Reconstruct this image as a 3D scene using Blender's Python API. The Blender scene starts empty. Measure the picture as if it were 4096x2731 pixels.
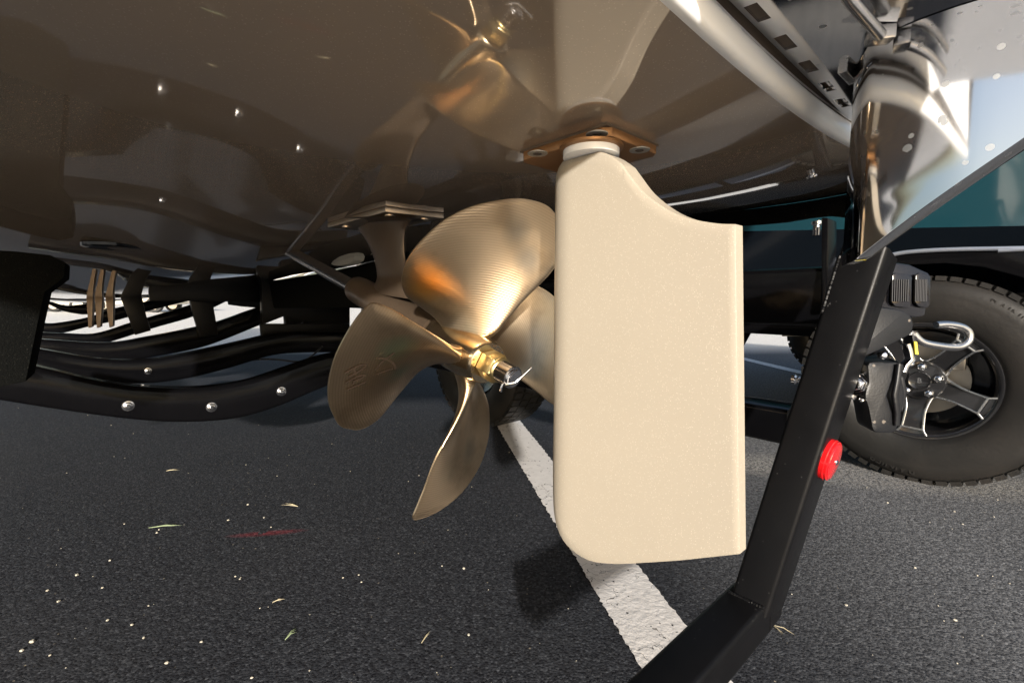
import bpy, bmesh, math, random
from mathutils import Vector, Matrix, noise
random.seed(7)
V = Vector
R = math.radians
sc = bpy.context.scene
C = sc.collection

# ------------------------------------------------------------------ camera, sky, sun, exposure
FPX, CX, CY, HZ = 1820.0, 2048.0, 1365.5, 1195.0
PITCH = math.atan((CY - HZ) / FPX)
CAM = V((0, 0, .6))
cd = bpy.data.cameras.new('camera'); cam = bpy.data.objects.new('camera', cd); C.objects.link(cam)
cam.location = CAM; cam.rotation_euler = (math.pi / 2 - PITCH, 0, 0)
cd.sensor_width = 36; cd.lens = FPX / 4096 * 36; cd.clip_start = .01; cd.clip_end = 2000
sc.camera = cam

SUN_EL, SUN_AZ = R(17), R(175)          # low sun from behind, added in place of the camera flash
world = bpy.data.worlds.new('World'); sc.world = world; world.use_nodes = True
wn = world.node_tree.nodes; wl = world.node_tree.links
bg = wn['Background']; sky = wn.new('ShaderNodeTexSky'); sky.sky_type = 'NISHITA'; sky.sun_disc = False
sky.sun_elevation = SUN_EL; sky.sun_rotation = SUN_AZ; sky.altitude = 100; sky.air_density = 1.0; sky.dust_density = 4
wl.new(sky.outputs[0], bg.inputs[0]); bg.inputs[1].default_value = .11
sl = bpy.data.lights.new('sun', 'SUN'); so = bpy.data.objects.new('sun', sl); C.objects.link(so)
sl.energy = 4.5; sl.angle = R(1.6); sl.color = (1, .955, .89)
sdir = V((math.sin(SUN_AZ) * math.cos(SUN_EL), math.cos(SUN_AZ) * math.cos(SUN_EL), math.sin(SUN_EL)))
so.rotation_euler = sdir.to_track_quat('Z', 'Y').to_euler(); so.location = sdir * 20
sc.view_settings.view_transform = 'Standard'; sc.view_settings.look = 'None'
sc.view_settings.gamma = 1; sc.view_settings.exposure = 1.05
sc.view_settings.use_curve_mapping = False

# ------------------------------------------------------------------ frames and measuring helpers
A41 = R(41)
F = V((-math.sin(A41), math.cos(A41), 0))      # forward along the boat
S = V((math.cos(A41), math.sin(A41), 0))       # athwartships, away from the camera
U = V((0, 0, 1))
O = V((.0662, .4133, 0))                       # ground point under the rudder stock
def W(f, s, z): return O + F * f + S * s + U * z
_D = V((0, math.cos(PITCH), -math.sin(PITCH))); _U = V((0, math.sin(PITCH), math.cos(PITCH)))
def ray(x, y): return _D + V((1, 0, 0)) * ((x - CX) / FPX) - _U * ((y - CY) / FPX)
def onpl(x, y, Q, n):
    r = ray(x, y); return CAM + r * ((Q - CAM).dot(n) / r.dot(n))
def hz(x, y, z): return onpl(x, y, V((0, 0, z)), U)
def onf(x, y, f): return onpl(x, y, O + F * f, F)
def ons(x, y, s): return onpl(x, y, O + S * s, S)
def ond(x, y, d): return CAM + ray(x, y) * d
def fsz(p): d = p - O; return d.dot(F), d.dot(S), p.z

# ------------------------------------------------------------------ mesh helpers (all vertices in world metres)
class MB:
    def __init__(self): self.v = []; self.f = []; self.smooth = True; self.attr = None
    def add(self, vs, fs):
        n = len(self.v); self.v += [V(p) for p in vs]; self.f += [tuple(i + n for i in q) for q in fs]; return self
    def box(self, c, ax, ay, az, sx, sy, sz):
        c = V(c); vs = [c + ax * (i * sx / 2) + ay * (j * sy / 2) + az * (k * sz / 2) for k in (-1, 1) for j in (-1, 1) for i in (-1, 1)]
        return self.add(vs, [(0, 2, 3, 1), (4, 5, 7, 6), (0, 1, 5, 4), (2, 6, 7, 3), (0, 4, 6, 2), (1, 3, 7, 5)])
    def prism(self, poly, ext):
        n = len(poly); a = [V(p) for p in poly]; b = [p + ext for p in a]
        return self.add(a + b, [tuple(range(n - 1, -1, -1)), tuple(range(n, 2 * n))] + [(i, (i + 1) % n, n + (i + 1) % n, n + i) for i in range(n)])
    def loft(self, rings, cap=True, close=True):
        n = len(rings[0]); vs = [p for r in rings for p in r]; fs = []
        for k in range(len(rings) - 1):
            for i in range(n if close else n - 1):
                j = (i + 1) % n; fs.append((k * n + i, k * n + j, (k + 1) * n + j, (k + 1) * n + i))
        if cap: fs += [tuple(range(n - 1, -1, -1)), tuple((len(rings) - 1) * n + i for i in range(n))]
        return self.add(vs, fs)
    def tube(self, pts, r, n=16, cap=True):
        pts = [V(p) for p in pts]; rs = r if isinstance(r, (list, tuple)) else [r] * len(pts); rings = []; ref = None
        for i, p in enumerate(pts):
            t = (pts[min(i + 1, len(pts) - 1)] - pts[max(i - 1, 0)]).normalized()
            if ref is None:
                ref = t.orthogonal().normalized()
            ref = (ref - t * ref.dot(t)).normalized(); b = t.cross(ref)
            rings.append([p + (ref * math.cos(a) + b * math.sin(a)) * rs[i] for a in [2 * math.pi * k / n for k in range(n)]])
        return self.loft(rings, cap)
    def lathe(self, c, ax, prof, n=32, ref=None, cap=True):
        # prof: (distance along ax, radius)
        ax = ax.normalized(); ref = (ref or ax.orthogonal()); ref = (ref - ax * ref.dot(ax)).normalized(); b = ax.cross(ref); c = V(c)
        return self.loft([[c + ax * t + (ref * math.cos(a) + b * math.sin(a)) * r for a in [2 * math.pi * k / n for k in range(n)]] for t, r in prof], cap)
    def sweep(self, pts, wd, w, h, rad=.006, ws=None):
        # rounded rectangular tube; wd = direction of width w, h perpendicular in the plane of the path
        pts = [V(p) for p in pts]; rings = []
        for i, p in enumerate(pts):
            t0 = (pts[i] - pts[max(i - 1, 0)]); t1 = (pts[min(i + 1, len(pts) - 1)] - pts[i])
            if t0.length < 1e-9: t0 = t1
            if t1.length < 1e-9: t1 = t0
            t0 = t0.normalized(); t1 = t1.normalized(); t = (t0 + t1).normalized()
            a = (wd - t * wd.dot(t)).normalized(); b = t.cross(a); m = 1 / max(.5, t.dot(t1))
            hh = (h[i] if isinstance(h, (list, tuple)) else h) * m
            ring = []
            for (sx, sy, a0) in ((1, 1, 0), (-1, 1, 90), (-1, -1, 180), (1, -1, 270)):
                for k in range(4):
                    an = R(a0 + k * 30)
                    ring.append(p + a * (sx * (w / 2 - rad) + rad * math.cos(an)) + b * (sy * (hh / 2 - rad) + rad * math.sin(an)))
            rings.append(ring)
        return self.loft(rings, True)

LOC = {}
def thing(name, label, cat, loc, group=None):
    o = bpy.data.objects.new(name, None); C.objects.link(o); o.location = loc; o.empty_display_size = .1
    o['label'] = label; o['category'] = cat
    if group: o['group'] = group
    LOC[o.name] = V(loc); return o
def obj(name, mb, mat, parent=None, sharp=35, label=None, kind=None, bevel=0):
    off = LOC[parent.name] if parent else V((0, 0, 0))
    me = bpy.data.meshes.new(name); me.from_pydata([p - off for p in mb.v], [], mb.f); me.update()
    bm = bmesh.new(); bm.from_mesh(me)
    bmesh.ops.recalc_face_normals(bm, faces=bm.faces)
    if bevel:
        es = [e for e in bm.edges if len(e.link_faces) == 2 and e.calc_face_angle(0) > R(50)]
        bmesh.ops.bevel(bm, geom=es, offset=bevel, segments=2, affect='EDGES', profile=.6)
    for fa in bm.faces: fa.smooth = mb.smooth
    for e in bm.edges:
        if len(e.link_faces) == 2 and e.calc_face_angle(0) > R(sharp): e.smooth = False
    bm.to_mesh(me); bm.free(); me.materials.append(mat)
    o = bpy.data.objects.new(name, me); C.objects.link(o)
    if parent: o.parent = parent
    LOC[o.name] = off
    if label: o['label'] = label
    if kind: o['kind'] = kind
    return o
def tag(o, label, cat, group=None):
    o['label'] = label; o['category'] = cat
    if group: o['group'] = group
    return o
def recentre(o):
    c = sum((V(b) for b in o.bound_box), V((0, 0, 0))) / 8; z = min(b[2] for b in o.bound_box); c = V((c.x, c.y, z))
    o.data.transform(Matrix.Translation(-c)); o.location = o.location + c; return o
def attr(o, name, fn):
    a = o.data.attributes.new(name, 'FLOAT', 'POINT'); off = LOC[o.name]
    for i, v in enumerate(o.data.vertices): a.data[i].value = fn(v.co + off)
def smooth_poly(pts, n=3, closed=True):
    out = []; m = len(pts)
    for i in range(m if closed else m - 1):
        g = (lambda k: pts[k % m]) if closed else (lambda k: pts[max(0, min(m - 1, k))])
        p0, p1, p2, p3 = g(i - 1), g(i), g(i + 1), g(i + 2)
        for k in range(n):
            t = k / n
            out.append(tuple(.5 * (2 * b + (c - a) * t + (2 * a - 5 * b + 4 * c - d) * t * t + (3 * b - a - 3 * c + d) * t ** 3) for a, b, c, d in zip(p0, p1, p2, p3)))
    if not closed: out.append(tuple(pts[-1]))
    return out

# ------------------------------------------------------------------ materials
def mat(name, col, rough=.5, metal=0., spec=.5, coat=0., ior=1.5, var=.12, vscale=8., bump=0., bscale=60., rvar=.08, coat_rough=.05):
    m = bpy.data.materials.new(name); m.use_nodes = True; nt = m.node_tree; n = nt.nodes; l = nt.links
    b = n['Principled BSDF']; b.inputs['Metallic'].default_value = metal; b.inputs['IOR'].default_value = ior
    b.inputs['Specular IOR Level'].default_value = spec; b.inputs['Coat Weight'].default_value = coat; b.inputs['Coat Roughness'].default_value = coat_rough; b.inputs['Coat IOR'].default_value = min(ior, 1.7)
    tc = n.new('ShaderNodeTexCoord'); ns = n.new('ShaderNodeTexNoise'); ns.inputs['Scale'].default_value = vscale; ns.inputs['Detail'].default_value = 6
    l.new(tc.outputs['Object'], ns.inputs['Vector'])
    mx = n.new('ShaderNodeMix'); mx.data_type = 'RGBA'; mx.inputs[6].default_value = (*[c * (1 - var) for c in col], 1); mx.inputs[7].default_value = (*[min(1, c * (1 + var)) for c in col], 1)
    l.new(ns.outputs['Fac'], mx.inputs[0]); l.new(mx.outputs[2], b.inputs['Base Color'])
    mr = n.new('ShaderNodeMapRange'); mr.inputs[3].default_value = max(.01, rough - rvar); mr.inputs[4].default_value = rough + rvar
    l.new(ns.outputs['Fac'], mr.inputs[0]); l.new(mr.outputs[0], b.inputs['Roughness'])
    if bump:
        n2 = n.new('ShaderNodeTexNoise'); n2.inputs['Scale'].default_value = bscale; n2.inputs['Detail'].default_value = 3
        l.new(tc.outputs['Object'], n2.inputs['Vector']); bp = n.new('ShaderNodeBump'); bp.inputs['Strength'].default_value = 1; bp.inputs['Distance'].default_value = bump
        l.new(n2.outputs['Fac'], bp.inputs['Height']); l.new(bp.outputs[0], b.inputs['Normal'])
    m['n'] = 1
    return m
def nd(m, t): return m.node_tree.nodes.new(t)
def lk(m, a, b): m.node_tree.links.new(a, b)
def mathn(m, op, a=None, b=None, va=None, vb=None):
    x = nd(m, 'ShaderNodeMath'); x.operation = op
    if a is not None: lk(m, a, x.inputs[0])
    if b is not None: lk(m, b, x.inputs[1])
    if va is not None: x.inputs[0].default_value = va
    if vb is not None: x.inputs[1].default_value = vb
    return x.outputs[0]
def speckle(m, scale, thr, src='Object'):
    tc = nd(m, 'ShaderNodeTexCoord'); vo = nd(m, 'ShaderNodeTexVoronoi'); vo.inputs['Scale'].default_value = scale; lk(m, tc.outputs[src], vo.inputs['Vector'])
    sx = nd(m, 'ShaderNodeSeparateColor'); lk(m, vo.outputs['Color'], sx.inputs[0])
    near = mathn(m, 'LESS_THAN', vo.outputs['Distance'], vb=.42); pick = mathn(m, 'GREATER_THAN', sx.outputs[0], vb=thr)
    return mathn(m, 'MULTIPLY', near, pick), vo
def mixin(m, fac, col, sock='Base Color'):
    b = m.node_tree.nodes['Principled BSDF']; old = b.inputs[sock].links[0].from_socket
    mx = nd(m, 'ShaderNodeMix'); mx.data_type = 'RGBA'; lk(m, fac, mx.inputs[0]); lk(m, old, mx.inputs[6]); mx.inputs[7].default_value = (*col, 1)
    lk(m, mx.outputs[2], b.inputs[sock]); return mx

# gelcoat of the hull bottom: mirror glossy with scuffs
M_gel = mat('hull_gelcoat', (.31, .243, .18), .045, coat=1., ior=1.75, spec=.6, var=.05, vscale=2, rvar=.02, coat_rough=.015)
sp, _ = speckle(M_gel, 900, .93); mixin(M_gel, mathn(M_gel, 'MULTIPLY', sp, vb=.3), (.6, .5, .4))
_tc = nd(M_gel, 'ShaderNodeTexCoord'); _mp = nd(M_gel, 'ShaderNodeMapping'); _mp.inputs['Scale'].default_value = (8, 26, 26); lk(M_gel, _tc.outputs['Object'], _mp.inputs[0])
_ns = nd(M_gel, 'ShaderNodeTexNoise'); _ns.inputs['Scale'].default_value = 2.2; _ns.inputs['Detail'].default_value = 8; _ns.inputs['Roughness'].default_value = .75; lk(M_gel, _mp.outputs[0], _ns.inputs['Vector'])
scuff = mathn(M_gel, 'MULTIPLY', mathn(M_gel, 'GREATER_THAN', _ns.outputs['Fac'], vb=.735), vb=.35); mixin(M_gel, scuff, (.55, .5, .44))
_b2 = nd(M_gel, 'ShaderNodeTexNoise'); _b2.inputs['Scale'].default_value = 2.6; lk(M_gel, _tc.outputs['Object'], _b2.inputs['Vector'])
_bp = nd(M_gel, 'ShaderNodeBump'); _bp.inputs['Distance'].default_value = .0007; lk(M_gel, _b2.outputs['Fac'], _bp.inputs['Height']); lk(M_gel, _bp.outputs[0], M_gel.node_tree.nodes['Principled BSDF'].inputs['Normal']); lk(M_gel, _bp.outputs[0], M_gel.node_tree.nodes['Principled BSDF'].inputs['Coat Normal'])

M_rud = mat('rudder_gelcoat', (.282, .248, .198), .42, spec=.4, var=.09, vscale=5, bump=.00012, bscale=900)
sp, _ = speckle(M_rud, 1300, .90); mixin(M_rud, mathn(M_rud, 'MULTIPLY', sp, vb=.3), (.62, .56, .46))
sp, _ = speckle(M_rud, 800, .86); mixin(M_rud, mathn(M_rud, 'MULTIPLY', sp, vb=.12), (.22, .175, .12))
M_white = mat('white_gelcoat', (.84, .84, .83), .3, coat=.15, var=.03, vscale=5)
M_gap = mat('dark_sealant_gap', (.09, .065, .045), .6)
M_steel = mat('mirror_stainless', (.74, .74, .75), .07, metal=1, var=.05, vscale=12, bump=.0003, bscale=7, rvar=.035)
# dried water spots on the steel
_tc = nd(M_steel, 'ShaderNodeTexCoord'); _vo = nd(M_steel, 'ShaderNodeTexVoronoi'); _vo.inputs['Scale'].default_value = 140; lk(M_steel, _tc.outputs['Object'], _vo.inputs['Vector'])
_sc = nd(M_steel, 'ShaderNodeSeparateColor'); lk(M_steel, _vo.outputs['Color'], _sc.inputs[0])
_spot = mathn(M_steel, 'MULTIPLY', mathn(M_steel, 'LESS_THAN', _vo.outputs['Distance'], mathn(M_steel, 'MULTIPLY', _sc.outputs[1], vb=.36)), mathn(M_steel, 'GREATER_THAN', _sc.outputs[0], vb=.78))
_cl = nd(M_steel, 'ShaderNodeTexNoise'); _cl.inputs['Scale'].default_value = 16; _cl.inputs['Detail'].default_value = 8; lk(M_steel, _tc.outputs['Object'], _cl.inputs['Vector'])
_haze = mathn(M_steel, 'MULTIPLY', mathn(M_steel, 'GREATER_THAN', _cl.outputs['Fac'], vb=.62), vb=.3)
_sum = mathn(M_steel, 'MAXIMUM', mathn(M_steel, 'MULTIPLY', _spot, vb=.8), _haze)
_b = M_steel.node_tree.nodes['Principled BSDF']; _or = _b.inputs['Roughness'].links[0].from_socket
lk(M_steel, mathn(M_steel, 'ADD', _or, mathn(M_steel, 'MULTIPLY', _sum, vb=.3)), _b.inputs['Roughness'])
M_chrome = mat('zinc_chrome', (.70, .70, .72), .14, metal=1, var=.08, vscale=40, bump=.0002, bscale=120)
M_stain = mat('brushed_stainless', (.56, .55, .54), .24, metal=1, var=.1, vscale=30, bump=.0001, bscale=300)

def bronze(name, col, rough, groove=0., dark=(.16, .10, .055), green=0.):
    m = mat(name, col, rough, metal=1, var=.14, vscale=9, rvar=.07); b = m.node_tree.nodes['Principled BSDF']; tc = nd(m, 'ShaderNodeTexCoord')
    ns = nd(m, 'ShaderNodeTexNoise'); ns.inputs['Scale'].default_value = 11; ns.inputs['Detail'].default_value = 7; ns.inputs['Roughness'].default_value = .65; lk(m, tc.outputs['Object'], ns.inputs['Vector'])
    mr = nd(m, 'ShaderNodeMapRange'); mr.inputs[1].default_value = .5; mr.inputs[2].default_value = .72; mr.inputs[4].default_value = .55; lk(m, ns.outputs['Fac'], mr.inputs[0]); mixin(m, mr.outputs[0], dark)
    if green:
        n3 = nd(m, 'ShaderNodeTexNoise'); n3.inputs['Scale'].default_value = 9; n3.inputs['Detail'].default_value = 3; mp = nd(m, 'ShaderNodeMapping'); mp.inputs['Location'].default_value = (3.1, 1.7, .4); lk(m, tc.outputs['Object'], mp.inputs[0]); lk(m, mp.outputs[0], n3.inputs['Vector'])
        m3 = nd(m, 'ShaderNodeMapRange'); m3.inputs[1].default_value = .58; m3.inputs[2].default_value = .75; m3.inputs[4].default_value = green; lk(m, n3.outputs['Fac'], m3.inputs[0]); mixin(m, m3.outputs[0], (.22, .36, .24))
    if groove:
        at = nd(m, 'ShaderNodeAttribute'); at.attribute_name = 'rad'
        wob = nd(m, 'ShaderNodeTexNoise'); wob.inputs['Scale'].default_value = 18; lk(m, tc.outputs['Object'], wob.inputs['Vector'])
        r2 = mathn(m, 'ADD', at.outputs['Fac'], mathn(m, 'MULTIPLY', wob.outputs['Fac'], vb=.0012))
        w1 = mathn(m, 'SINE', mathn(m, 'MULTIPLY', r2, vb=2 * math.pi / .0029)); w2 = mathn(m, 'SINE', mathn(m, 'MULTIPLY', r2, vb=2 * math.pi / .0011))
        h = mathn(m, 'ADD', mathn(m, 'MULTIPLY', w1, vb=.5), mathn(m, 'MULTIPLY', w2, vb=.12))
        bp = nd(m, 'ShaderNodeBump'); bp.inputs['Distance'].default_value = groove; lk(m, h, bp.inputs['Height']); lk(m, bp.outputs[0], b.inputs['Normal'])
        # tarnish left in the bottom of the machining marks
        mixin(m, mathn(m, 'MULTIPLY', mathn(m, 'LESS_THAN', w1, vb=-.55), vb=.14), dark)
    return m
M_blade = bronze('machined_bronze', (.58, .44, .29), .31, groove=.00008, green=.25)
M_hub = bronze('polished_bronze', (.68, .55, .37), .22)
M_nut = mat('brass', (.78, .60, .28), .32, metal=1, var=.1, vscale=50)
M_strut = mat('dark_cast_bronze', (.075, .053, .036), .32, metal=.4, spec=.5, var=.25, vscale=20, bump=.0004, bscale=45)
M_pad = mat('milled_bronze_plate', (.40, .33, .26), .32, metal=.8, var=.2, vscale=60)
M_plate = mat('oiled_bronze_plate', (.27, .14, .06), .35, metal=.5, var=.2, vscale=16)
M_shaft = mat('propeller_shaft_steel', (.34, .33, .33), .22, metal=1, var=.1, vscale=30)
M_nylon = mat('white_nylon', (.75, .76, .78), .35, var=.02)
M_scoop = mat('pale_plastic', (.45, .42, .34), .5, var=.06)
M_washer = mat('dulled_washer', (.42, .40, .36), .4, metal=.6, var=.12, vscale=80)
M_black = mat('black_gloss_paint', (.0025, .0025, .003), .16, coat=0, spec=.14, var=.3, vscale=12, bump=.0005, bscale=26, rvar=.06)
M_satin = mat('black_satin_paint', (.0035, .0035, .004), .36, spec=.16, var=.25, vscale=30, bump=.00015, bscale=900, rvar=.08)
sp, _ = speckle(M_satin, 500, .994); mixin(M_satin, mathn(M_satin, 'MULTIPLY', sp, vb=.25), (.12, .12, .12))
_st = nd(M_satin, 'ShaderNodeTexCoord'); _sm = nd(M_satin, 'ShaderNodeMapping'); _sm.inputs['Scale'].default_value = (22, 60, 60); lk(M_satin, _st.outputs['Object'], _sm.inputs[0]); _sn = nd(M_satin, 'ShaderNodeTexNoise'); _sn.inputs['Scale'].default_value = 1; _sn.inputs['Detail'].default_value = 9; _sn.inputs['Roughness'].default_value = .7; lk(M_satin, _sm.outputs[0], _sn.inputs['Vector'])
mixin(M_satin, mathn(M_satin, 'MULTIPLY', mathn(M_satin, 'GREATER_THAN', _sn.outputs['Fac'], vb=.70), vb=.3), (.12, .12, .12))
M_plastic = mat('black_plastic', (.006, .0065, .008), .4, spec=.25, var=.15, vscale=20, bump=.0002, bscale=400)
sp, _ = speckle(M_plastic, 140, .975); mixin(M_plastic, mathn(M_plastic, 'MULTIPLY', sp, vb=.5), (.2, .17, .14))
M_carpet = mat('bunk_carpet', (.0018, .002, .0018), .95, spec=.1, var=.4, vscale=300, bump=.002, bscale=380)
sp, _ = speckle(M_carpet, 600, .96); mixin(M_carpet, mathn(M_carpet, 'MULTIPLY', sp, vb=.6), (.035, .035, .03))
M_red = mat('red_reflector_lens', (.55, .004, .007), .08, coat=1, var=.05, bump=.0006, bscale=260)
M_redrim = mat('red_reflector_rim', (.45, .006, .008), .2, coat=.5)
M_fin = mat('brown_fin_plastic', (.19, .13, .08), .4, var=.12)
M_tyre = mat('tyre_rubber', (.007, .0068, .0065), .5, spec=.3, var=.35, vscale=9, bump=.0006, bscale=90)
_t2 = nd(M_tyre, 'ShaderNodeTexNoise'); _t2.inputs['Scale'].default_value = 5; _tt = nd(M_tyre, 'ShaderNodeTexCoord'); lk(M_tyre, _tt.outputs['Object'], _t2.inputs['Vector'])
_tm = nd(M_tyre, 'ShaderNodeMapRange'); _tm.inputs[1].default_value = .45; _tm.inputs[2].default_value = .7; _tm.inputs[4].default_value = .6; lk(M_tyre, _t2.outputs['Fac'], _tm.inputs[0]); mixin(M_tyre, _tm.outputs[0], (.021, .0185, .0165))
M_rim = mat('black_rim_paint', (.010, .010, .011), .15, coat=.6, var=.1)
M_mach = mat('machined_aluminium', (.70, .70, .70), .25, metal=1, var=.06)
M_disc = mat('brake_disc_steel', (.30, .28, .25), .35, metal=.9, var=.15)
M_teal = mat('teal_gelcoat', (.007, .032, .043), .12, coat=.8, var=.05, vscale=3)
M_hullblack = mat('black_gelcoat', (.004, .006, .009), .15, coat=.15, spec=.25, var=.1, vscale=3)
M_stripe = mat('silver_trim', (.35, .38, .44), .3, metal=.7)
M_lens = mat('smoked_lamp_lens', (.006, .006, .008), .15, coat=.4, spec=.3, var=.1, vscale=60)
M_lens2 = mat('lamp_reflector_ribs', (.012, .012, .014), .55, spec=.2)
M_mark = mat('marker_ink', (.032, .022, .015), .6, spec=.1, var=.3, vscale=90)
M_yellow = mat('yellow_label', (.7, .55, .04), .5)
M_paint = mat('parking_line_paint', (.50, .48, .465), .65, var=.14, vscale=30, bump=.0016, bscale=95)
_cr = nd(M_paint, 'ShaderNodeTexVoronoi'); _cr.feature = 'DISTANCE_TO_EDGE'; _cr.inputs['Scale'].default_value = 13; _ct = nd(M_paint, 'ShaderNodeTexCoord'); _cn = nd(M_paint, 'ShaderNodeTexNoise'); _cn.inputs['Scale'].default_value = 30
lk(M_paint, _ct.outputs['Object'], _cn.inputs['Vector']); _cm = nd(M_paint, 'ShaderNodeMix'); _cm.data_type = 'VECTOR'; _cm.inputs[0].default_value = .12; lk(M_paint, _ct.outputs['Object'], _cm.inputs[4]); lk(M_paint, _cn.outputs['Color'], _cm.inputs[5]); lk(M_paint, _cm.outputs[1], _cr.inputs['Vector'])
_cl = nd(M_paint, 'ShaderNodeTexNoise'); _cl.inputs['Scale'].default_value = 6; lk(M_paint, _ct.outputs['Object'], _cl.inputs['Vector'])
_crk = mathn(M_paint, 'MULTIPLY', mathn(M_paint, 'LESS_THAN', _cr.outputs['Distance'], vb=.012), mathn(M_paint, 'GREATER_THAN', _cl.outputs['Fac'], vb=.52))
mixin(M_paint, mathn(M_paint, 'MULTIPLY', _crk, vb=.85), (.06, .055, .05))
_wr = nd(M_paint, 'ShaderNodeTexNoise'); _wr.inputs['Scale'].default_value = 75; _wr.inputs['Detail'].default_value = 2; lk(M_paint, _ct.outputs['Object'], _wr.inputs['Vector'])
mixin(M_paint, mathn(M_paint, 'GREATER_THAN', _wr.outputs['Fac'], vb=.70), (.03, .03, .03))

# asphalt: dark sealed lot, sunlit brightness painted in beyond, pale bounce zone added behind
M_asph = mat('asphalt', (.027, .029, .034), .8, var=.2, vscale=3.5, spec=.08)
def build_asphalt():
    m = M_asph; b = m.node_tree.nodes['Principled BSDF']; tc = nd(m, 'ShaderNodeTexCoord'); P = tc.outputs['Object']
    sep = nd(m, 'ShaderNodeSeparateXYZ'); lk(m, P, sep.inputs[0])
    # aggregate
    vo = nd(m, 'ShaderNodeTexVoronoi'); vo.inputs['Scale'].default_value = 240; lk(m, P, vo.inputs['Vector']); sx = nd(m, 'ShaderNodeSeparateColor'); lk(m, vo.outputs['Color'], sx.inputs[0])
    mixin(m, mathn(m, 'MULTIPLY', mathn(m, 'GREATER_THAN', sx.outputs[0], vb=.62), mathn(m, 'MULTIPLY', sx.outputs[1], vb=.55)), (.088, .093, .104))
    mixin(m, mathn(m, 'MULTIPLY', mathn(m, 'GREATER_THAN', sx.outputs[2], vb=.8), vb=.7), (.010, .010, .012))
    # worn dusty zones
    n1 = nd(m, 'ShaderNodeTexNoise'); n1.inputs['Scale'].default_value = 1.1; n1.inputs['Detail'].default_value = 5; lk(m, P, n1.inputs['Vector'])
    wz = nd(m, 'ShaderNodeMapRange'); wz.inputs[1].default_value = .5; wz.inputs[2].default_value = .75; wz.inputs[4].default_value = .35; lk(m, n1.outputs['Fac'], wz.inputs[0]); mixin(m, wz.outputs[0], (.055, .055, .056))
    # patch of sunlight by the wheel, painted into the ground colour
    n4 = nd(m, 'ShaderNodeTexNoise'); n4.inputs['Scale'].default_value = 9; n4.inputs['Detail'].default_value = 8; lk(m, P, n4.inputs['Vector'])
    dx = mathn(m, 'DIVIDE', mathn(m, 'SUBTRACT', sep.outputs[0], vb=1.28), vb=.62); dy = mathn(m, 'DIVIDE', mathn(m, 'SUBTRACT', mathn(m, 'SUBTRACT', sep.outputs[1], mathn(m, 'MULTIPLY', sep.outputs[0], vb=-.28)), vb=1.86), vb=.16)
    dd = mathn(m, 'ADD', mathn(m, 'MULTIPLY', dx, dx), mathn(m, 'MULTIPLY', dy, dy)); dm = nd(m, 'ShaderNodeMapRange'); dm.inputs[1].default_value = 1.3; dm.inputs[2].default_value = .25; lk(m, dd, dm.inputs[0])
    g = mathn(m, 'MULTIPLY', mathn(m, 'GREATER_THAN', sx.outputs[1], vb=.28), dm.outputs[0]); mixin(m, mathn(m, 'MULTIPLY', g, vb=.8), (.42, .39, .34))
    # red spray mark
    rx = mathn(m, 'SUBTRACT', sep.outputs[0], vb=-.63); ry = mathn(m, 'SUBTRACT', mathn(m, 'SUBTRACT', sep.outputs[1], mathn(m, 'MULTIPLY', rx, vb=.16)), vb=1.12)
    rd = mathn(m, 'ADD', mathn(m, 'POWER', mathn(m, 'DIVIDE', rx, vb=.085), vb=2), mathn(m, 'POWER', mathn(m, 'DIVIDE', ry, vb=.013), vb=2)); rm = nd(m, 'ShaderNodeMapRange'); rm.inputs[1].default_value = 1.5; rm.inputs[2].default_value = 0; rm.inputs[4].default_value = .32; lk(m, rd, rm.inputs[0])
    mixin(m, mathn(m, 'MULTIPLY', rm.outputs[0], mathn(m, 'GREATER_THAN', n4.outputs['Fac'], vb=.42)), (.30, .02, .03))
    # tiny pale grit
    v2 = nd(m, 'ShaderNodeTexVoronoi'); v2.inputs['Scale'].default_value = 60; lk(m, P, v2.inputs['Vector']); s2 = nd(m, 'ShaderNodeSeparateColor'); lk(m, v2.outputs['Color'], s2.inputs[0])
    gr = mathn(m, 'MULTIPLY', mathn(m, 'LESS_THAN', v2.outputs['Distance'], mathn(m, 'MULTIPLY', s2.outputs[1], vb=.13)), mathn(m, 'GREATER_THAN', s2.outputs[0], vb=.80)); mixin(m, mathn(m, 'MULTIPLY', gr, vb=.7), (.26, .225, .17))
    # sunlight on the right-hand ground, put into the asphalt colour
    sun_side = nd(m, 'ShaderNodeMapRange'); sun_side.inputs[1].default_value = .62; sun_side.inputs[2].default_value = 1.25; sun_side.inputs[4].default_value = .8
    lk(m, mathn(m, 'ADD', sep.outputs[0], mathn(m, 'MULTIPLY', n1.outputs['Fac'], vb=.5)), sun_side.inputs[0]); mixin(m, mathn(m, 'MULTIPLY', sun_side.outputs[0], mathn(m, 'ADD', mathn(m, 'MULTIPLY', sx.outputs[1], vb=.8), vb=.4)), (.175, .178, .185))
    # distant sunlit ground: its brightness is painted as a near-white colour
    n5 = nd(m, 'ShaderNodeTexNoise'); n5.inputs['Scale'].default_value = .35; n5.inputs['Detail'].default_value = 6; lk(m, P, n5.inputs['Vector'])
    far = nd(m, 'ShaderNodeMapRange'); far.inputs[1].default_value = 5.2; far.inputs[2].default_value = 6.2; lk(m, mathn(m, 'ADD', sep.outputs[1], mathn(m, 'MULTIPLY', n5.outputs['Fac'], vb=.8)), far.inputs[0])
    beh = nd(m, 'ShaderNodeMapRange'); beh.inputs[1].default_value = -.35; beh.inputs[2].default_value = -.75; lk(m, sep.outputs[1], beh.inputs[0])  # unseen pale zone behind the camera, added to bounce light forward
    mixin(m, mathn(m, 'MAXIMUM', far.outputs[0], beh.outputs[0]), (.76, .73, .68))
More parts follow.
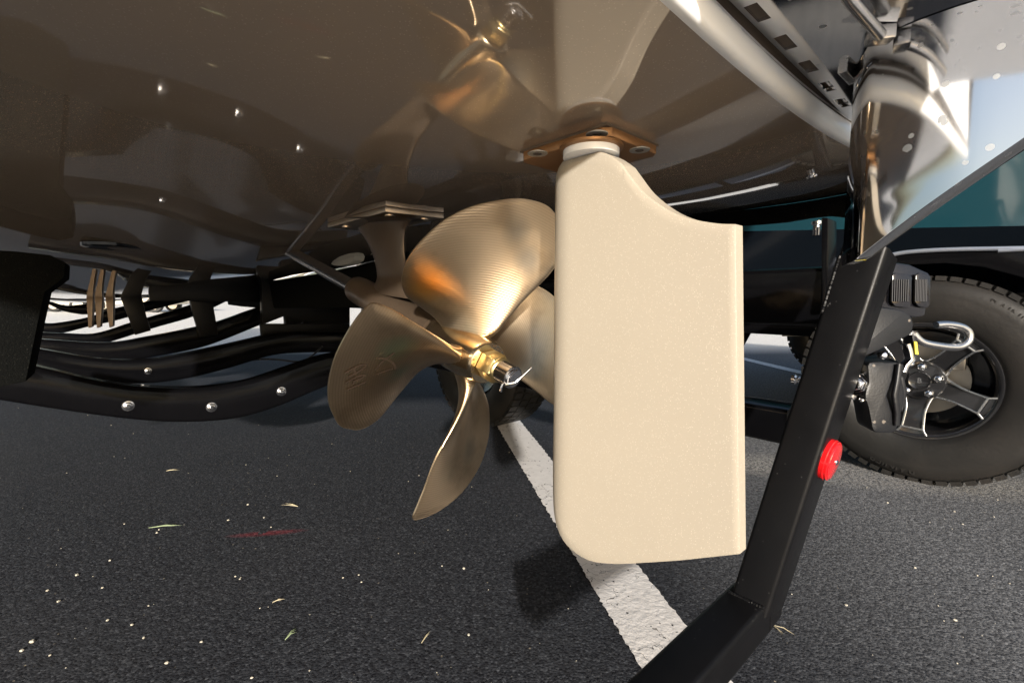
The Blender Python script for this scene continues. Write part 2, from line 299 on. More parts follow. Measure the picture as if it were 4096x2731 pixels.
    # relief
    n6 = nd(m, 'ShaderNodeTexNoise'); n6.inputs['Scale'].default_value = 95; n6.inputs['Detail'].default_value = 4; n6.inputs['Roughness'].default_value = .7; lk(m, P, n6.inputs['Vector'])
    h = mathn(m, 'ADD', mathn(m, 'MULTIPLY', vo.outputs['Distance'], vb=-1), mathn(m, 'MULTIPLY', n6.outputs['Fac'], vb=1.3))
    dk = nd(m, 'ShaderNodeMapRange'); dk.inputs[1].default_value = .42; dk.inputs[2].default_value = .58; dk.inputs[3].default_value = .55; dk.inputs[4].default_value = 0; lk(m, n6.outputs['Fac'], dk.inputs[0]); mixin(m, dk.outputs[0], (.008, .008, .010))
    bp = nd(m, 'ShaderNodeBump'); bp.inputs['Distance'].default_value = .0012; bp.inputs['Strength'].default_value = .75; lk(m, h, bp.inputs['Height']); lk(m, bp.outputs[0], b.inputs['Normal'])
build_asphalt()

# ------------------------------------------------------------------ ground and painted lines
g = MB(); n = 24; xs = [-400, -60, -12, -5] + [-3 + i * .5 for i in range(14)] + [5, 12, 60, 400]; ys = [-400, -60, -12, -4] + [-1 + i * .5 for i in range(14)] + [8, 14, 60, 400]
g.add([(x, y, 0) for y in ys for x in xs], [(j * len(xs) + i, j * len(xs) + i + 1, (j + 1) * len(xs) + i + 1, (j + 1) * len(xs) + i) for j in range(len(ys) - 1) for i in range(len(xs) - 1)])
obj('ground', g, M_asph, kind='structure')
def ragged_line(name, a, b, w, mat_, z=.004, step=.006, amp=.004):
    a = V((a.x, a.y, 0)); b = V((b.x, b.y, 0)); d = (b - a).normalized(); p = V((-d.y, d.x, 0)); L = (b - a).length; m = int(L / step); vs = []; fs = []
    for i in range(m + 1):
        q = a + d * (i * L / m)
        for sgn in (-1, 1):
            e = w / 2 + amp * noise.noise(q * 60 + V((sgn * 9, 0, 0))) + amp * .9 * noise.noise(q * 150 + V((0, sgn * 9, 0)))
            vs.append(q + p * sgn * e + U * z)
    fs = [(2 * i, 2 * i + 1, 2 * i + 3, 2 * i + 2) for i in range(m)]
    return obj(name, MB().add(vs, fs), mat_, kind='structure')
lA = hz(2098, 1900, 0); lB = hz(2553, 2644, 0); rA = hz(2553, 2269, 0); rB = hz(2732, 2495, 0)
ldir = ((lA - lB).normalized() + (rA - rB).normalized()).normalized(); lp = V((-ldir.y, ldir.x, 0)); lmid = (lA + lB) / 2; rmid = (rA + rB) / 2
wl_ = abs((rmid - lmid).dot(lp)); cmid = lmid + lp * ((rmid - lmid).dot(lp)) / 2
ragged_line('parking_line', cmid - ldir * 1.1, cmid + ldir * 3.2, wl_, M_paint)
q0 = hz(2950, 1430, 0); q1 = hz(3220, 1495, 0); dq = (q1 - q0).normalized()
ragged_line('parking_line', q0 - dq * 3.0, q1 + dq * .8, .11, M_paint, step=.02)

# ------------------------------------------------------------------ the boat
boat = thing('wakeboard_boat', 'large glossy taupe-bottomed boat overhead with bronze propeller and beige rudder', 'boat', W(0, 0, 0))
def lerp(x, pts):
    if x <= pts[0][0]: return pts[0][1]
    for (a, u), (b, v) in zip(pts, pts[1:]):
        if x <= b: t = (x - a) / (b - a); t = t * t * (3 - 2 * t) * .35 + t * .65; return u + (v - u) * t
    return pts[-1][1]
def keel(f): return .13 - .2 * (math.sqrt(max(0, f - .2) ** 2 + .01) - .1)
def kz(f):
    z = lerp(f, [(-.2, .7325), (.35, .7300), (.8, .712), (1.5, .668), (2.7, .604), (3.3, .578)])
    if f > 3.2: z = .578 + .10 * (f - 3.2) ** 2
    return z + .5 * KC * max(0, .15 - f) ** 2
KC, KW, KT = .50, .45, .21
def hullz(f, s):
    d = s - keel(f); w = KW - .06 * min(max(f, 0), 3)
    return kz(f) + KT * (math.sqrt(d * d + w * w) - w)
def hullpx(x, y, dz=0.):
    z = .737
    for _ in range(40):
        p = hz(x, y, z); q = fsz(p); z = .5 * z + .5 * (hullz(q[0], q[1]) + dz)
    return hz(x, y, z)
_a = fsz(hullpx(2682, 0)); _b = fsz(hullpx(3396, 575))
def trf(s_): return _a[0] + (_b[0] - _a[0]) * (s_ - _a[1]) / (_b[1] - _a[1]) if -.3 < s_ < .4 else trf(-.299 if s_ < 0 else .399)
print('transom', _a, _b)
TR = _b[0]
fsx = [None] + [-.12 + i * .06 for i in range(1, 12)] + [.66 + i * .15 for i in range(38)]
ssx = [-1.12 + i * .04 for i in range(57)]
hv = []; 
for f_ in fsx:
    first = f_ is None; f_ = -.15 if first else f_
    taper = 1 if f_ < 3 else max(.12, 1 - ((f_ - 3) / 3.5) ** 2)
    for s_ in ssx:
        if first: hv.append(W(trf(s_), s_, hullz(trf(s_), s_))); continue
        k = keel(f_); s2 = k + (s_ - 0) * taper if f_ > 3 else s_
        hv.append(W(f_, s2, hullz(f_, s2)))
n = len(ssx); hf = [(i * n + j, i * n + j + 1, (i + 1) * n + j + 1, (i + 1) * n + j) for i in range(len(fsx) - 1) for j in range(n - 1)]
hb = MB().add(hv, hf)
side = []
for e in (0, n - 1):
    col = [hv[i * n + e] for i in range(len(fsx))]; sg = -1 if e == 0 else 1
    top = [p + S * sg * .12 + U * (1.20 - p.z) for p in col]
    mid = [p + S * sg * .03 + U * .03 for p in col]
    hb.add(col + mid, [(i, i + 1, len(col) + i + 1, len(col) + i) for i in range(len(col) - 1)])
    hb.add(mid + top, [(i, i + 1, len(col) + i + 1, len(col) + i) for i in range(len(col) - 1)])
hull = obj('hull', hb, M_gel, boat, sharp=25)
# transom: rounded white lip, dark gap, tan stern above, deck lid
tp = [W(trf(s_), s_, hullz(trf(s_), s_)) for s_ in ssx]
def band(prof, mat_, name, parent):  # prof: list of (df, dz)
    rows = [[p - F * a + U * b for p in tp] for a, b in prof]
    return obj(name, MB().loft(rows, cap=False, close=False), mat_, parent, sharp=60)
band([(-.004, -.0005), (.0, -.001), (.003, .0005), (.0048, .004), (.005, .010), (.0045, .015), (.0025, .018), (-.004, .019)], M_white, 'transom_lip', boat)
band([(-.003, .017), (-.003, .0262), (.014, .0262)], M_gap, 'transom_gap', boat)
rows = [[p + F * .002 + U * .024 for p in tp], [V((p.x, p.y, 1.16)) + F * .05 for p in tp]]
obj('transom', MB().loft(rows, cap=False, close=False), M_white, boat)
dk = [W(f_, s_, 1.19) for f_, s_ in ((-.1, -1.2), (3, -1.3), (5.5, -.9), (5.9, -.7), (5.5, -.2), (3, 1.2), (-.1, 1.2))]
obj('deck', MB().prism(dk, U * .03), M_white, boat)

# --- rudder
RUD = [(.0338, .6999), (.0317, .7129), (.0216, .722), (.0068, .7261), (-.022, .7213), (-.041, .7091), (-.0475, .7015), (-.0624, .6831), (-.0821, .667), (-.1001, .6575), (-.1201, .6515), (-.1327, .6495)]
RUD2 = [(-.1365, .5826), (-.1422, .4819), (-.1455, .4242)]
RUD3 = [(-.1017, .4004), (-.0750, .3870), (-.0446, .3725), (-.0172, .364), (.0071, .3679), (.0236, .3838), (.0306, .4091), (.0347, .4781), (.0342, .54), (.0337, .5988), (.0328, .6681)]
out = smooth_poly(RUD, 4, False) + [(RUD2[0][0], RUD2[0][1])] + [(-.1395, .53)] + RUD2[1:] + smooth_poly(RUD3, 4, False)
# densify
dn = []
for i in range(len(out)):
    a = out[i]; b = out[(i + 1) % len(out)]; L = math.hypot(a[0] - b[0], a[1] - b[1]); m = max(1, int(L / .004))
    for k in range(m): dn.append((a[0] + (b[0] - a[0]) * k / m, a[1] + (b[1] - a[1]) * k / m))
def rh(f_, z_):
    x = .0352 - f_; le = min(1, max(0, x) / .024); h = .0135 * math.sqrt(max(0, 1 - (1 - le) ** 2))
    if x > .024: h = .0135 - (x - .024) / .156 * .0080
    if z_ > .70: h *= max(.55, 1 - (z_ - .70) * 8)
    return h
cen = (-.055, .53); N = len(dn); vs = []; fs = []; T = [.001] + [i / 16 for i in range(1, 16)] + [.99, 1.0]
for sg in (-1, 1):
    for t in T:
        for a in dn:
            f_ = cen[0] + (a[0] - cen[0]) * t; z_ = cen[1] + (a[1] - cen[1]) * t; edge = 1 if t < 1 else .93
            vs.append(W(f_, sg * rh(f_, z_) * edge, z_))
K = len(T)
for q in range(2):
    o_ = q * K * N
    for k in range(K - 1):
        for i in range(N):
            j = (i + 1) % N; fs.append((o_ + k * N + i, o_ + k * N + j, o_ + (k + 1) * N + j, o_ + (k + 1) * N + i))
for i in range(N):
    j = (i + 1) % N; fs.append(((K - 1) * N + i, (K - 1) * N + j, (2 * K - 1) * N + j, (2 * K - 1) * N + i))
rud = obj('rudder', MB().add(vs, fs), M_rud, boat, sharp=38)
c0 = V(hz(2350, 600, .73)); cc = W(-.004, .0, 0)
obj('collar', MB().lathe(V((cc.x, cc.y, .7222)), U, [(0, .0215), (.0005, .0242), (.0065, .0242), (.0075, .0232)], 48), M_nylon, rud)
obj('collar_flange', MB().lathe(V((cc.x, cc.y, .7282)), U, [(0, .0245), (.001, .0275), (.003, .0275)], 48), M_plate, rud)
pl = MB(); fo, so_ = (-.038, .060), (-.025, .057); ch = .006
poly = [(fo[0] + ch, so_[0]), (fo[0], so_[0] + ch), (fo[0], so_[1] - ch), (fo[0] + ch, so_[1]), (fo[1] - ch, so_[1]), (fo[1], so_[1] - ch), (fo[1], so_[0] + ch), (fo[1] - ch, so_[0])]
pA, pB, pC = hullpx(2075, 605), hullpx(2430, 490), hullpx(2640, 580); pX = pC - pB; pY = pA - pB
def pp(u, v, dz): return pB + pY * u + pX * v + U * dz
pq = [(.06, 0), (0, .08), (0, .92), (.06, 1), (.94, 1), (1, .92), (1, .08), (.94, 0)]
pl.prism([pp(a, b, -.0095) for a, b in pq], U * .0078)
obj('mounting_plate', pl, M_plate, rud, bevel=.0012)
obj('gasket', MB().prism([pp(a, b, -.0016) for a, b in ((.01, .01), (.01, .99), (.99, .99), (.99, .01))], U * .006), M_gap, rud)
for (x, y) in ((2388, 541), (2150, 618), (2558, 604)):
    p = hullpx(x, y, -.0100)
    b_ = MB().lathe(p + U * .001, -U, [(0, .0092), (.0008, .0088), (.0008, .0042), (-.002, .0040), (-.002, .0001)], 28, cap=False); obj('bolt', b_, M_washer, rud)
    obj('socket', MB().lathe(p + U * .0004, -U, [(0, .0034), (.0006, .0033), (.0004, .0001)], 6, cap=False), M_gap, rud)

# --- shaft line
A0 = ons(1950, 1452, 0); A1 = ons(1430, 1158, 0)
AX = (A1 - A0).normalized(); E1 = S; E2 = E1.cross(AX); E2 = E2 if E2.z > 0 else -E2
TB = (A1 - A0).length
sh = MB(); sh.tube([A0 - AX * .046, A0 + AX * (TB + .62)], .0127, 32)
shaft = obj('propeller_shaft', sh, M_shaft, boat)
# strut: pad, blade, barrel
st = MB().lathe(A0 + AX * (TB - .0), AX, [(.002, .0135), (.004, .0205), (0, .0225), (-.02, .0238), (-.12, .0242), (-.24, .0240), (-.262, .0225), (-.264, .0135)], 36, cap=False)
LEp = [(1385, 884), (1412, 905), (1440, 935), (1470, 985), (1491, 1040), (1501, 1090), (1499, 1125), (1478, 1165)]
TEp = [(1660, 872), (1632, 884), (1612, 915), (1606, 960), (1608, 1020), (1618, 1075), (1640, 1130), (1680, 1200)]
LEw = [fsz(ons(x, y, -.004)) for x, y in LEp]; TEw = [fsz(ons(x, y, -.004)) for x, y in TEp]
LEw = smooth_poly([(a[0], a[2]) for a in LEw], 4, False); TEw = smooth_poly([(a[0], a[2]) for a in TEw], 4, False)
rings = []; m = len(LEw)
for i, (a, b) in enumerate(zip(LEw, TEw)):
    k = i / (m - 1); ring = []; flare = .0085 + .030 * max(0, (.12 - k) / .12) ** 2.2 + .006 * max(0, (k - .8) / .2)
    for an in range(24):
        th = 2 * math.pi * an / 24; u = .5 - .5 * math.cos(th); h = flare * math.sin(th) * (1 if abs(math.sin(th)) > 0 else 0)
        ring.append(W(a[0] + (b[0] - a[0]) * u, h, a[1] + (b[1] - a[1]) * u))
    rings.append(ring)
st.loft(rings)
strut = obj('shaft_strut', st, M_strut, boat, sharp=50)
sB, sC = hullpx(1542, 826, -.0005), hullpx(1775, 853, -.0005); sX = sC - sB; sY = hullpx(1300, 895, -.0005) - sB; sY = sY.normalized() * .165
def sp2(u, v, dz): return sB + sY * u + sX * v + U * dz
for z0, z1 in ((-.0078, -.0002),):
    obj('mounting_pad', MB().prism([sp2(a, b, z0) for a, b in ((0, 0), (0, 1), (1, 1), (1, 0))], U * (z1 - z0)), M_pad, strut, bevel=.0008)
obj('gasket', MB().prism([sp2(a, b, -.0012) for a, b in ((.02, .02), (.02, .98), (.98, .98), (.98, .02))], U * .009), M_gap, strut)
for a, b in ((.12, .2), (.85, .2), (.12, .8), (.85, .8)):
    obj('bolt', MB().lathe(sp2(a, b, -.0077), -U, [(-.001, .008), (.0015, .0078), (.003, .005), (.003, .0001)], 20, cap=False), M_pad, strut)

# --- propeller
PQ = (.4252, -.0524, .1681, .0486, -2.2862)
HC = A0 + AX * PQ[3]
def helix(r, th, thk):
    P, _, rk, _, sw = PQ
    return HC + E2 * (r * math.cos(th)) + E1 * (r * math.sin(th)) - AX * (P * (1 + sw * (r - .1)) * (th - thk) / (2 * math.pi) + rk * r)
def hnorm(r, th, thk):
    e = 1e-4; a = helix(r + e, th, thk) - helix(r, th, thk); b = helix(r, th + e, thk) - helix(r, th, thk); nn = a.cross(b).normalized()
    return nn if nn.dot(AX) < 0 else -nn
D_ = math.radians
OUT = {
 0: [(.018, -12), (.028, -24.2), (.044, -34), (.060, -40.3), (.085, -44.5), (.106, -42.4), (.122, -37.7), (.135, -32.6), (.147, -25.9), (.161, -17.3), (.171, -8.8), (.178, -.9), (.185, 6.6), (.189, 12.6), (.190, 19.3), (.181, 26), (.162, 31.5), (.145, 33.8), (.127, 33.8), (.109, 32.7), (.083, 30), (.055, 27.5), (.038, 25.5), (.022, 14)],
 -1: [(.018, -16), (.030, -36), (.046, -45), (.068, -45), (.095, -41.7), (.127, -39.4), (.149, -33.3), (.160, -26.8), (.167, -21.6), (.170, -14.8), (.173, -8.1), (.174, -.1), (.1735, 8.9), (.172, 17.4), (.171, 23.8), (.169, 28.1), (.165, 29.9), (.146, 30.8), (.121, 30.5), (.084, 29.5), (.055, 27), (.036, 23.4), (.020, 12)],
 -2: [(.018, -16), (.030, -34), (.050, -41), (.080, -40), (.104, -36), (.119, -32.1), (.135, -25.6), (.148, -20.3), (.168, -10), (.184, 2.4), (.192, 14.4), (.195, 24), (.193, 28.6), (.175, 29.4), (.156, 30.2), (.135, 32.5), (.114, 34.5), (.085, 33), (.055, 28), (.036, 24), (.020, 12)]}
OUT[1] = [(.018, -12), (.028, -26), (.045, -38), (.066, -43), (.095, -43), (.120, -38), (.142, -31), (.158, -21), (.170, -10), (.177, 0), (.182, 8), (.184, 16), (.182, 24), (.172, 29), (.152, 32), (.127, 33), (.100, 31.5), (.075, 29.5), (.05, 27), (.034, 24), (.020, 12)]
def blade_half(x, y, t):   # half thickness
    r = math.hypot(x, y); return (.0024 + .0055 * max(0, 1 - r / .17)) * math.sqrt(max(0, 1 - t ** 6)) + .013 * math.exp(-max(0, r - .027) / .012) * (1 - t * .5)
def blade_mesh(k):
    pts = [(r * math.cos(D_(d)), r * math.sin(D_(d))) for r, d in OUT[k]]; pts = smooth_poly(pts, 5); thk = PQ[1] + k * math.pi / 2
    cx, cy = .098, .0; N = len(pts); T = [.001] + [i / 20 for i in range(1, 18)] + [.9, .94, .97, .99, 1.0]; vs = []; fs = []
    for sg in (1, -1):
        for t in T:
            for px, py in pts:
                x = cx + (px - cx) * t; y = cy + (py - cy) * t; r = math.hypot(x, y); th = thk + math.atan2(y, x)
                h = max(blade_half(x, y, t), .0009); vs.append(helix(r, th, thk) + hnorm(r, th, thk) * sg * h)
    K = len(T)
    for q in range(2):
        o_ = q * K * N
        for kk in range(K - 1):
            for i in range(N):
                j = (i + 1) % N; fs.append((o_ + kk * N + i, o_ + kk * N + j, o_ + (kk + 1) * N + j, o_ + (kk + 1) * N + i))
    for i in range(N):
        j = (i + 1) % N; fs.append(((K - 1) * N + i, (K - 1) * N + j, (2 * K - 1) * N + j, (2 * K - 1) * N + i))
    return MB().add(vs, fs)
hubm = MB().lathe(A0, AX, [(0, .0135), (-.0006, .0240), (.001, .0253), (.006, .0264), (.03, .0295), (.06, .0310), (.085, .0300), (.100, .0280), (.106, .0255), (.1065, .0135)], 64, cap=False)
prop = obj('propeller', hubm, M_hub, boat, sharp=50)
for k in (0, -1, -2, 1):
    b_ = obj('blade', blade_mesh(k), M_blade, prop, sharp=70)
    attr(b_, 'rad', lambda p: ((p - A0) - AX * (p - A0).dot(AX)).length)
# nut, threads, cotter pin
hexr = E2
obj('hex_nut', MB().lathe(A0 - AX * .0008, -AX, [(0, .0176), (.0200, .0176), (.0232, .0152)], 6, ref=(E2 * .93 + E1 * .37)), M_nut, prop, bevel=.0008)
obj('nut_collar', MB().lathe(A0 - AX * .0232, -AX, [(0, .0148), (.0016, .0146), (.003, .0136), (.0038, .0126)], 40), M_nut, prop)
prof = [(.0, .0118)]
for i in range(4): prof += [(.002 + i * .0026, .0122), (.0033 + i * .0026, .0108)]
prof += [(.0135, .0104), (.0215, .0104), (.0225, .0098), (.0226, .0001)]
obj('shaft_end', MB().lathe(A0 - AX * .026, -AX, prof, 40, cap=False), M_chrome, prop)
pc = A0 - AX * .0425; pd = (E1 * .80 + E2 * .60).normalized()
ct = MB()
ct.tube([pc - pd * .0135 , pc - pd * .004, pc + pd * .010], .0013, 10)
ct.tube([pc + pd * .009, pc + pd * .0125 - E2 * .0012, pc + pd * .0150 - E2 * .0035, pc + pd * .0160 - E2 * .006, pc + pd * .0135 - E2 * .0068, pc + pd * .011 - E2 * .004], .0012, 10)
ct.tube([pc - pd * .0125, pc - pd * .0142 - E2 * .003, pc - pd * .0135 - E2 * .0085], .0013, 10)
dn_ = (E1 * .76 + E2 * .66).normalized()
ct.tube([pc - pd * .0115 - AX * .004, pc - pd * .004 - AX * .0115, pc + dn_ * .006 - AX * .0125, pc + dn_ * .0205 - AX * .0135], .0013, 10)
obj('cotter_pin', ct, M_chrome, prop)

# lettering helper: flat glyph outlines laid on any surface
def glyphs(txt, size, place, depth=.0, bold=0):
    """place(x, y) -> world point; txt is laid out along x"""
    cu = bpy.data.curves.new('lettering', 'FONT'); cu.body = txt; cu.size = size; cu.resolution_u = 2; cu.offset = bold; cu.align_x = 'CENTER'; cu.align_y = 'CENTER'; cu.extrude = depth
    to = bpy.data.objects.new('lettering_source', cu); C.objects.link(to); dg = bpy.context.evaluated_depsgraph_get(); me = to.evaluated_get(dg).to_mesh()
    mb = MB(); mb.add([place(v.co.x, v.co.y, v.co.z) for v in me.vertices], [tuple(p.vertices) for p in me.polygons])
    to.evaluated_get(dg).to_mesh_clear(); bpy.data.objects.remove(to); bpy.data.curves.remove(cu); return mb
def on_ring(c, axn, up, rad, th0, lift, inward=False):
    side_ = up.cross(axn).normalized()   # clockwise seen from the tip of axn
    def pl_(x, y, z):
        a = th0 + x / rad * (1 if not inward else -1); rr = rad + (y if not inward else -y)
        return c + (up * math.cos(a) - side_ * math.sin(a) * -1) * rr + axn * (lift + z)
    return pl_
rl = A0 - AX * .0004
obj('stamped_lettering', glyphs('LNE 2/8', .0062, on_ring(rl, -AX, E2, .0215, R(28), .0006, False)), M_strut, prop)
obj('stamped_lettering', glyphs('17 L R1', .0062, on_ring(rl, -AX, E2, .0215, R(-85), .0006, False)), M_strut, prop)
# marker writing on the left-hand blade
def on_blade(x, y, k, lift=.0004):
    thk = PQ[1] + k * math.pi / 2; r, th = .13, thk; rr = ray(x, y).normalized()
    for _ in range(40):
        p = helix(r, th, thk) + hnorm(r, th, thk) * (blade_half(r * math.cos(th - thk), r * math.sin(th - thk), 0) + lift)
        def err(p): d = (p - CAM); return d - rr * d.dot(rr)
        e0 = err(p); h = 1e-5
        pr = err(helix(r + h, th, thk) + hnorm(r, th, thk) * (blade_half(r, 0, 0) + lift)); p2 = err(helix(r, th + h, thk) + hnorm(r, th, thk) * (blade_half(r, 0, 0) + lift))
        e00 = err(helix(r, th, thk) + hnorm(r, th, thk) * (blade_half(r, 0, 0) + lift))
        a = (pr - e00) / h; b = (p2 - e00) / h; aa, ab, bb = a.dot(a), a.dot(b), b.dot(b); ae, be = a.dot(e0), b.dot(e0); det = aa * bb - ab * ab
        if abs(det) < 1e-12: break
        dr = (ae * bb - be * ab) / det; dt = (aa * be - ab * ae) / det; r -= max(-.03, min(.03, dr)); th -= max(-.2, min(.2, dt)); r = max(.03, min(.2, r))
    return p, hnorm(r, th, thk)
def strokes(lst, w, k):
    mb = MB()
    for pts in lst:
        pts = smooth_poly([(1330 + a * .12753, 1400 + b * .12753) for a, b in pts], 4, False); q = [on_blade(a, b, k) for a, b in pts]; L = []; Rr = []
        for i, (p, nn) in enumerate(q):
            t = (q[min(i + 1, len(q) - 1)][0] - q[max(0, i - 1)][0]).normalized(); sd = nn.cross(t).normalized(); L.append(p + sd * w); Rr.append(p - sd * w)
        mb.add(L + Rr, [(i, i + 1, len(L) + i + 1, len(L) + i) for i in range(len(L) - 1)])
    return mb
obj('marker_writing', strokes([[(380, 730), (650, 580), (830, 490), (1020, 460), (1050, 505), (900, 620), (700, 740), (520, 830)], [(660, 560), (690, 650), (710, 730)],
    [(400, 1030), (600, 930), (800, 820), (960, 790), (1000, 815), (900, 890), (720, 960)], [(690, 950), (665, 1020), (640, 1090)], [(450, 1250), (750, 1120), (1050, 1000)],
    [(1380, 270), (1500, 240), (1650, 280), (1850, 370), (1960, 500), (1970, 620)], [(1330, 640), (1500, 430), (1650, 300), (1950, 80)], [(1400, 750), (1650, 660), (1900, 570)]], .0013, -1), M_mark, prop)

def stain_or_reflection(m, p, rx, col, amt, seed):
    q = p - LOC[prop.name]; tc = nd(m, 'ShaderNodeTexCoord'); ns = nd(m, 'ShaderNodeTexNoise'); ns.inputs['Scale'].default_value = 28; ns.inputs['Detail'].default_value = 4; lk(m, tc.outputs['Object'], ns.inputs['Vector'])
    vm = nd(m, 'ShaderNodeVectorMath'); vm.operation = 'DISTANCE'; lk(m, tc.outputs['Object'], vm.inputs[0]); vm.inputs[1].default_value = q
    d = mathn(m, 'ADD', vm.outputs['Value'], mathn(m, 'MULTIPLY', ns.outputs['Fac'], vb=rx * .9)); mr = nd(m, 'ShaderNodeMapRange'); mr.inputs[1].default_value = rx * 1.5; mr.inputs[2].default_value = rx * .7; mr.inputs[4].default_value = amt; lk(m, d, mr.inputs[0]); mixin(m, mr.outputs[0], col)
stain_or_reflection(M_blade, on_blade(1585, 1400, -1)[0], .024, (.30, .46, .30), .6, 1)
stain_or_reflection(M_blade, on_blade(1600, 1490, -1)[0], .020, (.30, .42, .28), .5, 2)
stain_or_reflection(M_blade, on_blade(2060, 930, 0)[0], .020, (.30, .26, .20), .7, 3)
stain_or_reflection(M_blade, on_blade(2110, 1040, 0)[0], .018, (.34, .30, .24), .7, 4)
stain_or_reflection(M_blade, on_blade(1700, 1140, 0)[0], .030, (.80, .42, .10), .8, 5)  # warm reflection on the upper blade, painted into the bronze colour
stain_or_reflection(M_blade, on_blade(1880, 1800, -2)[0], .020, (.28, .24, .18), .6, 6)

# --- fins, intake scoop, drain fitting
for (x0, x1, xt, y0, y1) in ((345, 372, 358, 1190, 1312), (378, 410, 392, 1186, 1312), (419, 453, 442, 1178, 1310)):
    d = 2.2; a = fsz(ond(x0, y0, d)); b = fsz(ond(x1, y0, d)); t = fsz(ond(xt, y1, d)); zt = hullz(a[0], a[1]) + .01
    p0 = ond(x0, y0, d); p1 = ond(x1, y0, d); q = ond(xt - 5, y1, d); q1 = ond(xt + 9, y1 - 6, d); p0.z = p1.z = zt
    obj('tracking_fin', MB().prism([p0, p1, q1, q], F * .02 + S * .008), M_fin, boat, bevel=.002)
sc_ = []
pc_ = [(1282, 1020), (1290, 1008), (1312, 1002), (1322, 993), (1380, 988), (1402, 990), (1412, 999), (1463, 998), (1465, 1012), (1418, 1022), (1414, 1040), (1398, 1054), (1360, 1064), (1332, 1062), (1310, 1048), (1288, 1040)]
pc_ = [ons(x, y, .17) for x, y in pc_]
obj('intake_scoop', MB().prism(pc_, S * .03), M_scoop, boat, bevel=.004)
obj('scoop_mount', MB().box(sum(pc_, V()) / len(pc_) + S * .015 + U * .035, F, S, U, .05, .02, .09), M_gap, boat)
dfp = hullpx(455, 985)
obj('drain_fitting', MB().lathe(dfp + U * .004, -U, [(0, .055), (.006, .054), (.009, .046), (.006, .038), (.003, .001)], 40, cap=False), M_hullblack, boat)

# --- stainless wake tab at the stern
tR = W(trf(.18), .18, hullz(trf(.18), .18)); tL = W(trf(-.12), -.12, hullz(trf(-.12), -.12)); tdir = (tR - tL) / .30
tabz = .757
AFT = (-F - U * .075).normalized(); tnorm = tdir.cross(AFT).normalized(); tnorm = tnorm if tnorm.z > 0 else -tnorm
tab_o = tR + U * .0200
def TP(df, s_, dz): return tab_o + tdir * (s_ - .18) + AFT * (df + .004) + U * dz
def tabpx(x, y, dz=0.): return onpl(x, y, tab_o + U * dz, tnorm)
tab = MB(); S0 = -.095; S1 = .22; DEP = .150
def rect(d0, d1, s0, s1, dz=0., th=.003):
    tab.prism([TP(a, b, dz) for a, b in ((d0, s0), (d1, s0), (d1, s1), (d0, s1))], U * th)
def s_of(p): return (p - TP(0, 0, 0)).dot(tdir.normalized()) / tdir.length
slots = [(s_of(tabpx(*a)), s_of(tabpx(*b))) for a, b in (((2957, 38), (3019, 96)), ((3089, 155), (3137, 204)), ((3193, 253), (3233, 292)), ((3279, 333), (3312, 367)), ((3350, 398), (3382, 428)))]
rect(.0010, .0042, S0, S1)
prev = S0
for a_, b_ in slots:
    rect(.0042, .0120, prev, a_); prev = b_
rect(.0042, .0120, prev, S1)
rect(.0120, DEP, S0, S1)
tabo = obj('wake_tab', tab, M_steel, boat, sharp=30)
obj('hinge_pin', MB().tube([TP(.0080, S0, .0065), TP(.0080, S1, .0065)], .0030, 16), M_stain, tabo)
obj('hinge_leaf', MB().prism([TP(a, b, .010) for a, b in ((0, S0), (.03, S0), (.03, S1), (0, S1))], U * .003), M_stain, tabo)
# downturned flange: rounded nose, deep at the transom end, cut away aft
nose = []; nf0 = -.175; rr_ = .009
for k in range(9):
    an = R(90 - k * 11.25); nose.append((nf0 - rr_ + rr_ * math.sin(an), .062 + rr_ - rr_ * math.cos(an)))
path = [(-.160, .140), (-.166, .110)] + [(-.235 + .1 * math.sin(R(32 - 3.2 * k)), .1605 - .1 * math.cos(R(32 - 3.2 * k))) for k in range(11)] + [(-.24 - i * .008, .0606 + .0004 * i) for i in range(9)]
def zb(f_): return .6255 + max(0, (-.180 - f_)) * .80
def zt_(a, b): p = W(a, b, 0); return tab_o.z - tnorm.dot(p - V((tab_o.x, tab_o.y, 0))) / tnorm.z - .0005
rows = [[W(a, b, zt_(a, b)) for a, b in path], [W(a, b, (zt_(a, b) + zb(a)) / 2) for a, b in path], [W(a, b, zb(a) + .0008) for a, b in path], [W(a, b + .0008, zb(a)) for a, b in path], [W(a, b + .028 * min(1, i / 3), zb(a)) for i, (a, b) in enumerate(path)], [W(a, b + .028 * min(1, i / 3), zt_(a, b)) for i, (a, b) in enumerate(path)]]
obj('side_flange', MB().loft(rows, cap=False, close=False), M_steel, tabo, sharp=50)
obj('brace_bar', MB().tube([tabpx(3330, -110, -.008), tabpx(3401, 0, -.008), tabpx(3492, 105, -.008), tabpx(3520, 140, -.007)], [.0035, .0035, .0035, .0035], 14), M_stain, tabo)
obj('brace_foot', MB().box(tabpx(3520, 142, -.005), (F * .6 - S * .4).normalized(), (S * .6 + F * .4).normalized(), U, .014, .010, .009), M_stain, tabo, bevel=.001)
obj('bracket', MB().sweep([tabpx(3370, 275, -.003), tabpx(3408, 315, -.003), tabpx(3440, 300, -.003)], U, .006, .006, .001), M_stain, tabo)

